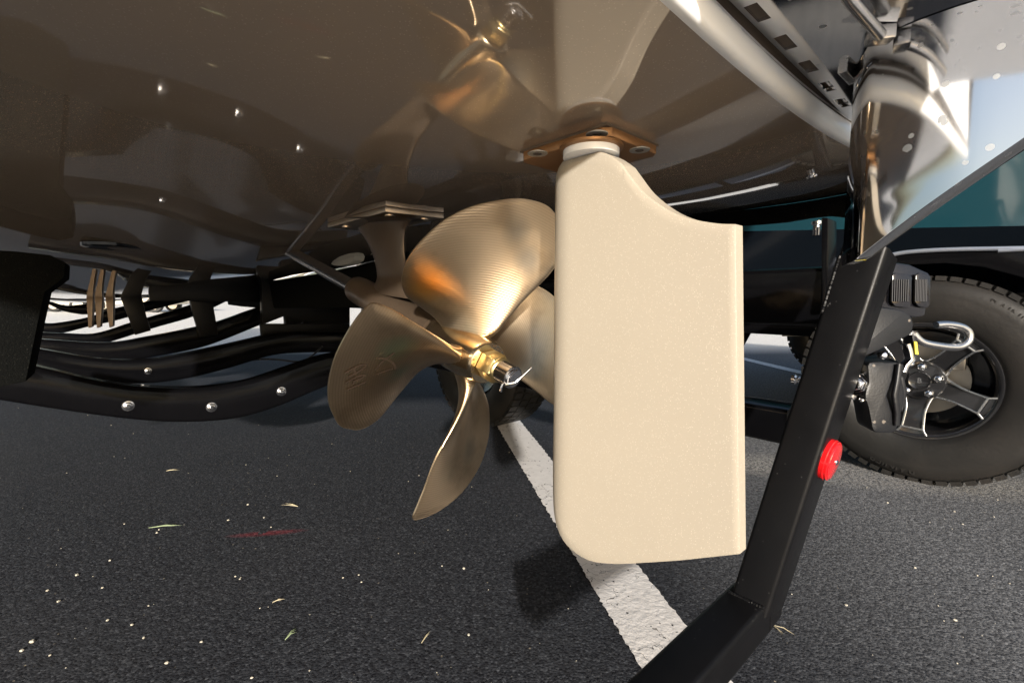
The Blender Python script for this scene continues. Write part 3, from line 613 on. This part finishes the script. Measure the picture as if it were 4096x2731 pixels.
# ------------------------------------------------------------------ our trailer
trailer = thing('boat_trailer', 'black painted boat trailer under the taupe hull with curved cross members', 'trailer', W(1.2, 0, 0))
def bar_f(name, f0, top, bot, thick, mat_=M_black, bolts=(), parent=trailer, bev=.012, label=None):
    tw = smooth_poly([fsz(onf(x, y, f0))[1:] for x, y in top], 5, False); bw = smooth_poly([fsz(onf(x, y, f0))[1:] for x, y in bot], 5, False)
    def at(poly, t):
        L = [0]
        for a, b in zip(poly, poly[1:]): L.append(L[-1] + math.hypot(a[0] - b[0], a[1] - b[1]))
        d = t * L[-1]
        for i in range(len(poly) - 1):
            if d <= L[i + 1] + 1e-9: k = (d - L[i]) / max(1e-9, L[i + 1] - L[i]); return tuple(p + (q - p) * k for p, q in zip(poly[i], poly[i + 1]))
        return poly[-1]
    n = 40; rings = []
    for i in range(n + 1):
        a = at(tw, i / n); b = at(bw, i / n); ring = []; h = math.hypot(a[0] - b[0], a[1] - b[1]); e = min(bev, h * .3, thick * .3) / h
        def pt(ff, k): return W(ff, a[0] + (b[0] - a[0]) * k, a[1] + (b[1] - a[1]) * k)
        bb = e * h
        ring = [pt(f0, e), pt(f0 + bb * .3, e * .3), pt(f0 + bb, 0), pt(f0 + thick - bb, 0), pt(f0 + thick, e), pt(f0 + thick, 1 - e), pt(f0 + thick - bb, 1), pt(f0 + bb, 1), pt(f0 + bb * .3, 1 - e * .3), pt(f0, 1 - e)]
        rings.append(ring)
    o = obj(name, MB().loft(rings), mat_, parent, sharp=60, label=label)
    for (x, y, r) in bolts:
        p = onf(x, y, f0); d = (p - CAM).dot(_D); r = r * d / FPX
        obj('bolt', MB().lathe(p, -F, [(-.002, r * 1.0), (r * .12, r), (r * .14, r * .78), (r * .45, r * .74), (r * .55, r * .60), (r * .56, r * .4), (r * .9, r * .36), (r * 1.0, r * .26), (r * 1.0, .0001)], 24, cap=False), M_chrome, o)
    return o
bar_f('cross_member', 1.45, [(-260, 1395), (0, 1440), (180, 1478), (360, 1520), (520, 1546), (700, 1556), (850, 1550), (1000, 1525), (1150, 1475), (1300, 1425), (1420, 1405)],
      [(-260, 1560), (0, 1603), (200, 1635), (400, 1664), (560, 1682), (700, 1690), (850, 1686), (980, 1668), (1120, 1625), (1250, 1570), (1420, 1500)], .08, bolts=((513, 1623, 20), (846, 1628, 19), (1125, 1565, 18)))
bar_f('cross_member', 1.88, [(60, 1380), (170, 1400), (400, 1436), (600, 1438), (760, 1410), (900, 1380), (1000, 1357), (1100, 1335), (1220, 1329), (1400, 1332)],
      [(60, 1480), (160, 1500), (400, 1530), (600, 1534), (760, 1512), (900, 1478), (1000, 1448), (1100, 1420), (1220, 1411), (1400, 1410)], .07, bolts=((592, 1484, 13),))
bar_f('cross_member', 2.4, [(60, 1350), (200, 1360), (430, 1371), (600, 1345), (790, 1307), (862, 1290), (1050, 1225), (1200, 1180)], [(60, 1440), (200, 1445), (430, 1455), (600, 1430), (790, 1394), (900, 1358), (1050, 1297), (1200, 1240)], .07)
bar_f('cross_member', 2.9, [(60, 1325), (160, 1330), (250, 1333), (360, 1336), (440, 1318), (520, 1291), (757, 1221), (905, 1170)], [(60, 1375), (160, 1380), (250, 1385), (360, 1385), (440, 1368), (620, 1311), (780, 1264), (905, 1206)], .06)
bar_f('cross_member', 3.5, [(60, 1280), (155, 1290), (220, 1292), (355, 1268), (430, 1240), (493, 1225), (590, 1204), (760, 1160)], [(60, 1335), (160, 1338), (250, 1332), (360, 1305), (440, 1288), (515, 1268), (600, 1242), (757, 1203)], .06)
bar_f('cross_member', 4.2, [(150, 1190), (225, 1213), (260, 1222), (300, 1220), (360, 1212), (420, 1195)], [(150, 1195), (225, 1232), (260, 1246), (300, 1254), (350, 1257), (420, 1232)], .05)
# fore-and-aft brackets between the cross members
def plate_f(name, f0, poly, thick, mat_, parent=trailer, bev=.003): return obj(name, MB().prism([onf(x, y, f0) for x, y in poly], F * thick), mat_, parent, bevel=bev)
plate_f('bracket', 2.62, [(478, 1180), (566, 1180), (585, 1260), (604, 1322), (540, 1340), (510, 1262)], .05, M_satin)
plate_f('bracket', 2.35, [(748, 1150), (843, 1150), (855, 1230), (874, 1338), (800, 1348), (775, 1260)], .05, M_satin)
plate_f('bracket', 2.2, [(1046, 1120), (1400, 1120), (1400, 1300), (1215, 1300), (1213, 1284), (1198, 1300), (1145, 1299), (1143, 1262), (1052, 1298)], .05, M_satin)
plate_f('frame_panel', 1.98, [(1045, 1295), (1400, 1295), (1400, 1345), (1100, 1345), (1050, 1352)], .04, M_satin)
plate_f('frame_panel', 2.30, [(590, 1140), (900, 1080), (1060, 1080), (1060, 1208), (905, 1206), (845, 1206), (760, 1203), (600, 1204)], .04, M_satin)
# long bunk boards carrying the hull
def board(name, pts, w, h, mat_, parent=trailer): return obj(name, MB().sweep(pts, (S + U * .12).normalized(), w, h, .006), mat_, parent)
def onhull(f_, s_, dz): return W(f_, s_, hullz(f_, s_) + dz)
board('bunk', [onhull(f_, .32, -.075) for f_ in (.95, 1.2, 1.5, 1.8, 2.2, 2.6, 3.0, 3.4)], .12, .13, M_carpet)
fbp = [(3500, 880), (3385, 872), (3330, 866), (3290, 866), (3200, 876), (3100, 893), (3000, 902), (2940, 906), (2800, 905), (2650, 900), (2500, 905), (2300, 915)]
fb = [fsz(ons(x, y, .92)) for x, y in fbp]
obj('bunk', MB().loft([[W(a[0], .92, a[2]), W(a[0], 1.0, a[2] + .01), W(a[0], 1.0, hullz(a[0], 1.0) - .001), W(a[0], .92, hullz(a[0], .92) - .001)] for a in fb]), M_carpet, trailer)
plate_f('bunk', 1.10, [(-200, 990), (60, 1005), (200, 1020), (262, 1050), (258, 1110), (180, 1168), (150, 1300), (105, 1525), (-60, 1560), (-240, 1520)], .14, M_carpet)
board('side_rail', [W(f_, .60, .605) for f_ in (-.03, .5, 1.5, 3, 5)], .055, .098, M_black)
board('side_rail', [W(f_, -1.05, .50) for f_ in (1.3, 2, 3, 5)], .055, .10, M_black)
board('lower_rail', [W(f_, .60, .372) for f_ in (.01, .4, 1.0, 1.46)], .055, .066, M_black)
obj('cross_plate', MB().prism([ons(x, y, .56) for x, y in ((3285, 870), (3312, 872), (3310, 1245), (3286, 1242))], S * .05), M_black, trailer, bevel=.002)
for (x, y, dx, dy, d) in ((3268, 895, 0, -1, .80), (3180, 1516, -1, 0, .80)):
    ax = V((dx, 0, -dy)).normalized() if dx == 0 else V((-1, 0, 0)); p = ond(x, y, d); pr = []
    for i in range(7): pr += [(i * .0022, .0062), (i * .0022 + .0011, .0052)]
    ax = U if dx == 0 else -F * -1
    obj('threaded_stud', MB().lathe(p - ax * .02, ax, [(0, .0058), (.0, .0058)] + pr + [(.0165, .005), (.019, .0085), (.024, .0085)], 20), M_chrome, trailer)
obj('brake_line', MB().tube([ond(x, y, 1.95) for x, y in smooth_poly([(900, 1470), (1010, 1440), (1100, 1437), (1190, 1446), (1240, 1428), (1290, 1385)], 4, False)], .0035, 8), M_plastic, trailer)
# wheel on the far side of our trailer, and its fender
def wheel(name, c, rad, width, outn, parent, rim_r, mat_=M_tyre, tread=56, detail=True):
    """c = centre of the outer face plane, outn = unit normal pointing out of the face"""
    up = U; fw = up.cross(outn).normalized(); w = width
    prof = [(-.015, rim_r * .97), (-.004, rim_r * 1.00), (.004, rim_r * 1.03), (.012, rim_r * 1.12), (.018, rim_r + (rad - rim_r) * .35), (.020, rim_r + (rad - rim_r) * .55), (.0185, rim_r + (rad - rim_r) * .62), (.019, rim_r + (rad - rim_r) * .66), (.012, rim_r + (rad - rim_r) * .80), (.004, rad - .018), (-.010, rad - .0055),
            (-.035, rad - .004), (-w * .5, rad - .002), (-w + .035, rad - .004), (-w + .010, rad - .0055), (-w - .005, rad - .02), (-w - .018, rim_r + (rad - rim_r) * .5), (-w - .004, rim_r), (-w + .02, rim_r * .97)]
    o = obj(name, MB().lathe(c, outn, prof, 96, ref=up, cap=False), mat_, parent, sharp=60)
    tb = MB()
    for i in range(tread):
        a = 2 * math.pi * i / tread; rd = up * math.cos(a) + fw * math.sin(a); tg = -up * math.sin(a) + fw * math.cos(a)
        seg = 2 * math.pi * rad / tread
        for row, (t0, t1, sh_) in enumerate(((.002, -.040, 0), (-.046, -w * .5 + .006, .5), (-w * .5 - .002, -w + .046, 0), (-w + .040, -w - .002, .5))):
            off = (sh_ - .25) * seg * .5
            p0 = c + outn * t0 + tg * off; p1 = c + outn * t1 + tg * off; cc_ = (p0 + p1) / 2 + rd * (rad - (.0045 if row in (0, 3) else .002)); tb.box(cc_, tg, outn, rd, seg * .74, abs(t1 - t0), .010 if row not in (0, 3) else .014)
    t_ = obj('tread_blocks', tb, mat_, o); t_['kind'] = 'stuff'
    return o, up, fw
wc = hz(1850, 1705, 0); wc = V((wc.x, wc.y, 0)) + S * .04 - F * .03
fw_, _, _ = wheel('wheel', V((wc.x, wc.y, .335)), .335, .19, -S, trailer, .19)
obj('rim', MB().lathe(V((wc.x, wc.y, .335)), -S, [(-.1, .188), (-.03, .186), (-.02, .175), (-.045, .12), (-.045, .001)], 48, cap=False), M_rim, fw_)
fp = []; fq = fsz(V((wc.x, wc.y, 0)))
for k in range(13):
    a = R(180 - k * 15); fp.append((fq[0] + .42 * math.cos(a), .34 + .42 * math.sin(a)))
poly = [W(a, fq[1] - .03, b) for a, b in fp] + [W(a, fq[1] - .03, b) for a, b in [(fq[0] + 1.2, .34), (fq[0] + 1.2, .86), (fq[0] - .55, .86), (fq[0] - .62, .40), (fq[0] - .43, .34)]]
obj('fender', MB().prism(poly, S * .28), M_black, trailer, bevel=.006)
obj('axle_box', MB().box(W(fq[0] - .02, fq[1] - .14, .36), F, S, U, .10, .2, .10), M_black, trailer, bevel=.006)

# low cross tube at the stern and the leaning upright with its fittings
lt = obj('stern_cross_tube', MB().sweep([W(-.0265, s_, .155) for s_ in (-.02, .1, .2, .350)], F, .055, .052, .007), M_satin, trailer, sharp=50)
for s0, w0 in ((.105, .006), (.19, .010), (.13, .004)):
    pass
pb = W(-.033, .354, .165); pt_ = W(-.116, .450, .662)
pole = obj('upright_post', MB().sweep([pb, pt_], F, .0505, .070, .006), M_satin, trailer, sharp=50)
obj('end_cap', MB().sweep([W(-.0265, .345, .1530), W(-.0265, .388, .1560)], F, .056, .053, .010), M_satin, trailer)
pa = (pt_ - pb).normalized()
def bead(pts, r, parent):
    q = []; rr = []
    for a, b in zip(pts, pts[1:]):
        n_ = max(2, int((b - a).length / .0011))
        for i in range(n_): q.append(a + (b - a) * i / n_); rr.append(r * (.75 + .35 * random.random() + .2 * (i % 3 == 0)))
    return obj('weld_bead', MB().tube(q, rr, 8), M_satin, parent)
bead([W(-.052, .330, .1815), W(-.052, .319, .1815), W(-.006, .319, .1815)], .0022, pole)
cF = F * .0245 - S * .034
bead([pt_ - pa * .005 + cF, pt_ - pa * .085 + cF], .0024, pole)
# aft face of the post
nb = (-F - pa * (-F).dot(pa)).normalized()
# red reflector on the aft face
rp = pb + pa * 0; tgt = onpl(3322, 1840, (pb + pt_) / 2 + nb * .030, nb)
refl = obj('reflector', MB().lathe(tgt - nb * .006, nb, [(0, .0285), (.006, .0285), (.007, .0275), (.0095, .0273), (.0105, .0258)], 48), M_redrim, pole)
obj('reflector_lens', MB().lathe(tgt - nb * .006, nb, [(.0100, .0255), (.0115, .0243), (.0125, .018), (.0130, .008), (.0132, .001)], 48, cap=False), M_red, refl)
obj('rivet', MB().lathe(tgt + nb * .0068, nb, [(0, .0040), (.0014, .0036), (.0022, .0018), (.0023, .0001)], 16, cap=False), M_chrome, refl)
# tail lamp on top, facing aft
def face(pts, d): return [ond(x, y, d) for x, y in pts]
lamp = obj('tail_lamp', MB().prism(face([(3528, 1042), (3640, 1058), (3716, 1092), (3722, 1120), (3700, 1265), (3640, 1272), (3530, 1240), (3470, 1232)], .70), V((.02, .05, 0))), M_lens, trailer, bevel=.004)
for x0, x1 in ((3562, 3640), (3655, 3714)):
    obj('lamp_lens', MB().prism(face([(x0, 1100), (x0 + 14, 1092), (x1 - 8, 1098), (x1, 1108), (x1 - 2, 1215), (x1 - 14, 1232), (x0 + 10, 1224), (x0 - 2, 1208)], .697), V((.0, -.004, 0))), M_lens, lamp, bevel=.0015)
    n_ = 8
    for i in range(n_):
        xx = x0 + 8 + i * (x1 - x0 - 16) / (n_ - 1)
        obj('lens_rib', MB().tube([ond(xx, 1118, .6915), ond(xx - 2, 1206, .6915)], .0010, 6), M_lens2, lamp)
# ratchet tie-down: cover flap, strap housing, bracket, hook
dT = .66
tie = obj('tie_down', MB().prism(face([(3398, 1470), (3420, 1463), (3470, 1440), (3540, 1425), (3615, 1452), (3640, 1475), (3610, 1560), (3560, 1600), (3480, 1560), (3430, 1585), (3404, 1570)], dT + .03), V((.01, .03, 0))), M_satin, trailer, bevel=.003)
cov = smooth_poly([(3452, 1232), (3560, 1234), (3618, 1246), (3648, 1272), (3654, 1306), (3642, 1336), (3608, 1356), (3540, 1390), (3460, 1425), (3398, 1433), (3392, 1420), (3406, 1370), (3425, 1300)], 3)
obj('cover_flap', MB().prism(face(cov, dT - .03), V((.008, .055, .006))), M_plastic, tie, bevel=.003)
hb_ = smooth_poly([(3478, 1450), (3540, 1449), (3602, 1451), (3605, 1475), (3612, 1520), (3622, 1570), (3618, 1620), (3604, 1665), (3592, 1712), (3570, 1732), (3520, 1733), (3494, 1722), (3484, 1680), (3474, 1630), (3462, 1590), (3466, 1560), (3476, 1530), (3474, 1490)], 3)
obj('handle', MB().prism(face(hb_, dT - .022), V((.010, .045, 0))), M_plastic, tie, bevel=.005)
obj('handle_rib', MB().sweep([ond(3598, 1456, dT - .026), ond(3590, 1520, dT - .027), ond(3578, 1580, dT - .030), ond(3588, 1650, dT - .026), ond(3586, 1700, dT - .024)], V((1, 0, 0)), .008, .006, .0025), M_plastic, tie)
obj('strap', MB().prism(face([(3604, 1500), (3618, 1510), (3630, 1560), (3626, 1600), (3612, 1650), (3606, 1640)], dT - .02), V((.006, .03, 0))), M_plastic, tie, bevel=.002)
fr = smooth_poly([(3398, 1476), (3402, 1520), (3404, 1560), (3408, 1586), (3418, 1602), (3440, 1594), (3462, 1586), (3470, 1560), (3458, 1500), (3476, 1472), (3478, 1452), (3440, 1460), (3412, 1468)], 2)
obj('bracket', MB().prism(face(fr, dT - .005), V((.004, .012, 0))), M_stain, tie, bevel=.0015)
bp0 = ond(3428, 1536, dT - .008)
vdir = (CAM - bp0).normalized()
obj('hex_bolt', MB().lathe(bp0, (vdir + V((-.5, 0, 0))).normalized(), [(0, .013), (.002, .0128), (.002, .0095), (.009, .0092), (.010, .007)], 6), M_chrome, tie, bevel=.0006)
obj('washer', MB().lathe(bp0, (vdir + V((-.5, 0, 0))).normalized(), [(-.002, .016), (.001, .0158)], 28), M_chrome, tie)
for (x, y, r_) in ((3415, 1484, .0045), (3528, 1421, .006), (3448, 1600, .0035), (3640, 1455, .0045), (3628, 1433, .0035)):
    obj('rivet', MB().lathe(ond(x, y, dT - .014), vdir, [(-.004, r_), (.002, r_), (.004, r_ * .6), (.0045, .0001)], 14, cap=False), M_chrome, tie)
def coil(c, ax, r, wr, turns, L):
    ref = ax.orthogonal().normalized(); b = ax.cross(ref); pts = [c + ax * (L * t / 60) + (ref * math.cos(2 * math.pi * turns * t / 60) + b * math.sin(2 * math.pi * turns * t / 60)) * r for t in range(61)]
    return MB().tube(pts, wr, 8)
obj('spring', coil(ond(3450, 1480, dT - .01), V((.8, .2, -.4)).normalized(), .0055, .0012, 4, .014), M_chrome, tie)
obj('pawl', MB().sweep([ond(3622, 1375, dT - .02), ond(3632, 1405, dT - .02), ond(3640, 1440, dT - .02), ond(3616, 1462, dT - .02), ond(3606, 1488, dT - .02)], V((0, 1, 0)), .012, .006, .0015), M_chrome, tie)
obj('strap_label', MB().prism(face([(3658, 1365), (3668, 1368), (3674, 1418), (3662, 1416)], dT - .012), V((0, .002, 0))), M_yellow, tie)
obj('strap_web', MB().prism(face([(3650, 1340), (3668, 1345), (3682, 1440), (3672, 1450), (3660, 1440)], dT - .008), V((.002, .02, 0))), M_plastic, tie, bevel=.001)
hk = smooth_poly([(3652, 1332), (3672, 1356), (3700, 1372), (3750, 1382), (3800, 1388), (3840, 1386), (3868, 1370), (3878, 1346), (3868, 1322), (3840, 1306), (3790, 1298), (3744, 1302 - 2)], 6, False)
hkp = [ond(x, y, dT + .00 + (.012 if i > len(hk) * .62 else 0) * 0) for i, (x, y) in enumerate(hk)]
obj('steel_hook', MB().tube(hkp, .0052, 20), M_stain, tie)

# ------------------------------------------------------------------ neighbouring trailer with its boat
nbt = thing('boat_trailer', 'neighbouring black boat trailer on the right with a five-spoke wheel', 'trailer', W(-.05, 2.4, 0))
wcn = W(-.035, 1.635, .335)
whl, up_, fw2 = wheel('wheel', wcn, .335, .20, -S, nbt, .185, tread=60)
ft = -fw2 if fw2.dot(-F) < 0 else fw2        # aft direction in the wheel plane
obj('rim', MB().lathe(wcn, -S, [(-.17, .150), (-.06, .160), (-.02, .168), (.0, .176), (.006, .182), (.006, .189), (.0, .192)], 72, cap=False), M_rim, whl, sharp=50)
obj('brake_disc', MB().lathe(wcn + S * .09, -S, [(0, .02), (.0, .115), (.012, .115), (.012, .05)], 48, cap=False), M_disc, whl)
obj('backing_plate', MB().lathe(wcn + S * .14, -S, [(0, .001), (.0, .155)], 48, cap=False), M_hullblack, whl)
obj('brake_caliper', MB().box(wcn + S * .08 + ft * .075 + U * .065, ft, S, U, .05, .05, .05), M_disc, whl, bevel=.006)
obj('rim_centre', MB().lathe(wcn, -S, [(-.05, .062), (-.022, .064), (-.018, .060), (-.016, .03), (-.016, .001)], 48, cap=False), M_rim, whl)
for k in range(5):
    a = R(-93 + 72 * k); rd = ft * math.cos(a) + U * math.sin(a); tg = -ft * math.sin(a) + U * math.cos(a)
    def sp_(r, t, l): return wcn + rd * r + tg * t - S * l
    obj('spoke', MB().add([sp_(r, t, l) for l0 in (0, 1) for (r, t, l) in (((.045, -.022, -.030), (.045, .022, -.030), (.10, .024, -.016), (.178, .034, -.002), (.178, -.034, -.002), (.10, -.024, -.016)) if l0 == 0 else ((.045, -.018, -.055), (.045, .018, -.055), (.10, .018, -.042), (.176, .026, -.03), (.176, -.026, -.03), (.10, -.018, -.042)))],
        [(0, 1, 2, 5), (5, 2, 3, 4), (6, 11, 8, 7), (11, 10, 9, 8), (0, 6, 7, 1), (1, 7, 8, 2), (2, 8, 9, 3), (3, 9, 10, 4), (4, 10, 11, 5), (5, 11, 6, 0)]), M_rim, whl)
    for sg in (-1, 1):
        pts = smooth_poly([(.050, .036 * sg, -.026), (.066, .030 * sg, -.022), (.095, .0245 * sg, -.014), (.125, .0245 * sg, -.009), (.158, .0265 * sg, -.003)], 2, False)
        obj('machined_edge', MB().sweep([sp_(*p) for p in pts], -S, .0052, .0058, .0008), M_mach, whl)
    fr_ = [(.158, -.0265), (.181, -.040), (.184, 0.0), (.181, .040), (.158, .0265), (.158, -.0265)]
    tb_ = MB()
    for (r0, t0), (r1, t1) in zip(fr_, fr_[1:]): tb_.sweep([sp_(r0, t0, .001), sp_(r1, t1, .001)], -S, .004, .006, .0008)
    obj('spoke_tip', tb_, M_mach, whl)
    a2 = a + R(36); p = wcn + (ft * math.cos(a2) + U * math.sin(a2)) * .046
    obj('lug_nut', MB().lathe(p + S * .014, -S, [(0, .0125), (.014, .0120), (.020, .009), (.023, .004), (.0235, .0001)], 20, cap=False), M_chrome, whl)
capo = obj('centre_cap', MB().lathe(wcn + S * .016, -S, [(0, .030), (.012, .030), (.016, .027), (.013, .022), (.014, .001)], 40, cap=False), M_rim, whl)
obj('cap_letter', glyphs('B', .022, lambda x, y, z: wcn + S * (.0015 - z) + ft * x + U * y, .0005), M_mach, capo)
ring_up = U
def tyre_text(txt, size, rad, ang, lift):
    c_ = wcn
    def pl_(x, y, z):
        a = ang - x / rad; rr2 = rad + y
        return c_ + (ft * math.cos(a) + U * math.sin(a)) * rr2 - S * (lift + z)
    return glyphs(txt, size, pl_, .0022)
obj('raised_lettering', tyre_text('RAINIER', .034, .295, R(-100), .0125), M_tyre, whl)
obj('raised_lettering', tyre_text('RAINIER ST', .034, .290, R(45), .0135), M_tyre, whl)
# fender with wheel arch
sF = 1.60
fc = fsz(wcn)[0]
arch = [(fc + .40 * math.cos(R(a)), .335 + .375 * math.sin(R(a))) for a in range(36, 145, 12)]
tl = [fsz(ons(x, y, sF)) for x, y in ((4300, 985), (4096, 992), (3850, 996), (3700, 1002), (3600, 1012), (3530, 1030), (3480, 1062), (3440, 1120))]
poly = [(a[0], a[2]) for a in tl]
fpoly = [(-1.9, poly[0][1])] + poly + [(fc + .40, .60)] + arch + [(fc - .45, .50), (-1.9, .55)]
fend = obj('fender', MB().prism([W(a, sF, b) for a, b in fpoly], S * .018), M_black, nbt, bevel=.003)
obj('fender_top', MB().loft([[W(a, sF + .004, b - .004), W(a, sF + .30, b - .002)] for a, b in [(-1.9, poly[0][1])] + poly], cap=False, close=False), M_black, nbt)
obj('fender_trim', MB().tube([W(a, sF - .004, b - .001) for a, b in smooth_poly([(-1.9, poly[0][1])] + poly[:-1], 3, False)], .0065, 10), M_stripe, fend)
obj('wheel_well', MB().box(W(fc, sF + .40, .73), F, S, U, .80, .04, .44), M_hullblack, nbt)
board('side_rail', [W(f_, 1.95, .50) for f_ in (-1.9, 0, 1.0, 2.2, 5)], .06, .12, M_black, parent=nbt)
w2c = ond(3345, 1345, 3.45); w2c.z = .335
w2, _, _ = wheel('wheel', w2c, .335, .20, -S, nbt, .19, tread=40)
obj('rim', MB().lathe(w2c, -S, [(-.1, .188), (-.03, .186), (-.02, .175), (-.045, .12), (-.045, .001)], 48, cap=False), M_rim, w2)
obj('mud_flap', MB().prism([ond(x, y, 3.3) for x, y in ((3125, 1295), (3170, 1295), (3172, 1330), (3225, 1330), (3225, 1345), (3128, 1345))], V((.05, .03, 0))), M_hullblack, nbt)
obj('frame_brace', MB().sweep([ond(2900, 1480, 3.0), ond(3000, 1310, 3.3)], V((1, 0, 0)), .05, .07, .006), M_black, nbt)

nb2 = thing('wakeboard_boat', 'neighbouring teal and black boat hull on a trailer at the right edge', 'boat', W(0, 2.8, 0))
zt = lambda f_: .815 + .09 * max(-1, f_ + .2) ** 1 * 1.0
fs_ = [-1.8, -.9, -.25, .2, .5, .9, 1.5]
for nm, z0, z1, mt in (('lower_hull', lambda f_: .62, zt, M_hullblack), ('topsides', lambda f_: zt(f_), lambda f_: 1.14, M_teal)):
    rows = []
    for f_ in fs_:
        a, b = z0(f_), z1(f_); e = 0 if nm == 'topsides' else .10
        rows.append([W(f_, 1.72 + e, a), W(f_, 1.70, b), W(f_, 3.9, b), W(f_, 3.9 - e, a)])
    obj(nm, MB().loft(rows), mt, nb2, sharp=30)

# ------------------------------------------------------------------ far parked cars seen through the frame
M_car1 = mat('white_car_paint', (.7, .7, .7), .2, coat=1); M_car2 = mat('silver_car_paint', (.45, .45, .47), .25, coat=1, metal=.4); M_glass = mat('car_glass', (.02, .03, .03), .05, coat=1); M_car3 = mat('beige_car_paint', (.60, .52, .38), .25, coat=1)
def car(loc, ang, paint, label):
    t = thing('parked_car', label, 'car', loc, 'cars parked across the lot'); L = V((math.cos(ang), math.sin(ang), 0)); Pp = V((-math.sin(ang), math.cos(ang), 0)); loc = V(loc)
    def P(x, z, y): return loc + L * x + U * z + Pp * y
    side_ = [(-2.2, .35), (-2.25, .75), (-2.1, .95), (-1.2, 1.02), (-.7, 1.45), (.9, 1.48), (1.6, 1.05), (2.2, .92), (2.25, .35)]
    obj('body', MB().prism([P(x, z, -.85) for x, z in side_], Pp * 1.7), paint, t, bevel=.06)
    for y in (-.87, .85):
        obj('window', MB().prism([P(x, z, y) for x, z in ((-1.05, 1.04), (-.62, 1.38), (.85, 1.41), (1.4, 1.05))], Pp * .02), M_glass, t)
    for x in (-1.4, 1.4):
        for y in (-.80, .80):
            w_ = obj('wheel', MB().lathe(P(x, .33, y) - Pp * .1, Pp, [(0, .2), (0, .31), (.02, .33), (.18, .33), (.2, .31), (.2, .2)], 24), M_tyre, t); obj('rim', MB().lathe(P(x, .33, y) - Pp * .11, Pp, [(0, .001), (0, .2), (.22, .2), (.22, .001)], 20, cap=False), M_mach, w_)
    return t
car(V((-22.5, 21.5, 0)), R(10), M_car1, 'white car parked far off beyond the left end of the trailer')
car(V((-17.2, 20.5, 0)), R(12), M_car3, 'beige car far off, seen between the fins and the trailer bracket')
car(V((-14.0, 30, 0)), R(5), M_car2, 'silver car parked farthest away behind the trailer frame')

# ------------------------------------------------------------------ clippings and grit on the asphalt
M_grass = mat('dry_grass', (.16, .20, .11), .6, var=.2, vscale=60); M_straw = mat('straw', (.30, .26, .17), .7, var=.2, vscale=60); M_stone = mat('pale_pebble', (.36, .33, .27), .7, var=.25, vscale=50)
def clipping(x, y, ang, L, nbl, mt, label, spread=.12):
    L *= .78
    p = hz(x, y, 0); mb = MB()
    for i in range(nbl):
        a = ang + (random.random() - .5) * 2 * spread; d = V((math.cos(a), math.sin(a), 0)); ll = L * (.6 + .4 * random.random()); n_ = V((-d.y, d.x, 0)); w = .0008
        q = [p + U * .001, p + d * ll * .5 + U * (.003 + .003 * random.random()), p + d * ll + U * .002]
        mb.add([q[0] - n_ * w, q[0] + n_ * w, q[1] + n_ * w, q[1] - n_ * w, q[2], q[0] + U * .001, q[1] + U * .0012], [(0, 1, 2, 3), (3, 2, 4), (0, 3, 6, 5), (1, 5, 6, 2), (3, 4, 6), (2, 6, 4)])
    o = recentre(obj('grass_clipping', mb, mt)); tag(o, label, 'grass', 'grass clippings on the asphalt'); return o
clipping(1192, 2026, R(165), .085, 6, M_straw, 'fanned tuft of straw-coloured grass on the asphalt left of the propeller tip', .18)
clipping(595, 2112, R(10), .115, 5, M_grass, 'long pale green grass clipping at the left above the red paint mark', .05)
clipping(665, 1884, R(5), .06, 3, M_straw, 'short pale grass clipping farthest from the camera on dark asphalt', .04)
clipping(1140, 2560, R(60), .04, 3, M_grass, 'small curled green clipping near the bottom edge of the picture', .3)
clipping(1685, 2573, R(65), .045, 2, M_straw, 'thin straw stem standing out near the bottom centre', .1)
clipping(1090, 2410, R(20), .03, 2, M_straw, 'tiny straw sliver on the open asphalt at lower left centre', .1)
clipping(3085, 2500, R(-65), .05, 3, M_straw, 'bent straw stalks lying beside the outer end of the stern tube', .4)
def pebble(mb, x, y, r):
    p = V((x, y, 0)); vs = []; n_ = 7; sd = random.random() * 9
    ring = lambda z, k: [p + V((math.cos(2 * math.pi * i / n_ + sd), math.sin(2 * math.pi * i / n_ + sd), 0)) * r * k * (.7 + .5 * random.random()) + U * z for i in range(n_)]
    mb.loft([ring(-.0005, .8), ring(r * .35, 1), ring(r * .75, .6)])
stones = [(362 / 1.1760, 2299), (226, 2352 + 8), (152 / 1.176, 2566), (315, 2208)]
sp_px = [(308, 2299, .0052), (190, 2361, .0035), (234, 2405, .0045), (129, 2566, .0060), (628, 2130, .0042), (636, 2118, .0032), (992, 2018, .0052), (913, 2080, .0045), (1056, 2070, .0042), (1084, 2108, .0035), (440, 2241, .0042), (88, 2601, .0045), (410, 2350, .0035), (430, 2480, .0035), (575, 2550, .0035), (806, 2566, .0035), (668, 2650, .0045), (528, 2498, .0035), (1372, 2310, .0030), (1875, 2538, .0038), (1856, 2273, .0045), (1768, 2263, .003), (963, 2310, .0028), (200, 2620, .003), (960, 2315, .003), (1446, 2327, .003), (498, 2095, .003), (3550, 2010, .004), (3660, 2270, .004), (3385, 2420, .004), (3820, 2480, .0045), (3850, 2096, .004)]
for i, (x, y, r) in enumerate(sp_px):
    pass
mb = MB()
for (x, y, r) in sp_px: p = hz(x, y, 0); pebble(mb, p.x, p.y, r * .72)
for i in range(240):
    d = .5 + 2.6 * random.random() ** 1.3; x = (random.random() * 2.4 - 1.2) * d; pebble(mb, x, d, .0007 + .0016 * random.random() ** 2)
gr = obj('scattered_grit', mb, M_stone); gr['kind'] = 'stuff'; gr['label'] = 'pale grit and small pebbles scattered over the dark asphalt'; gr['category'] = 'grit'
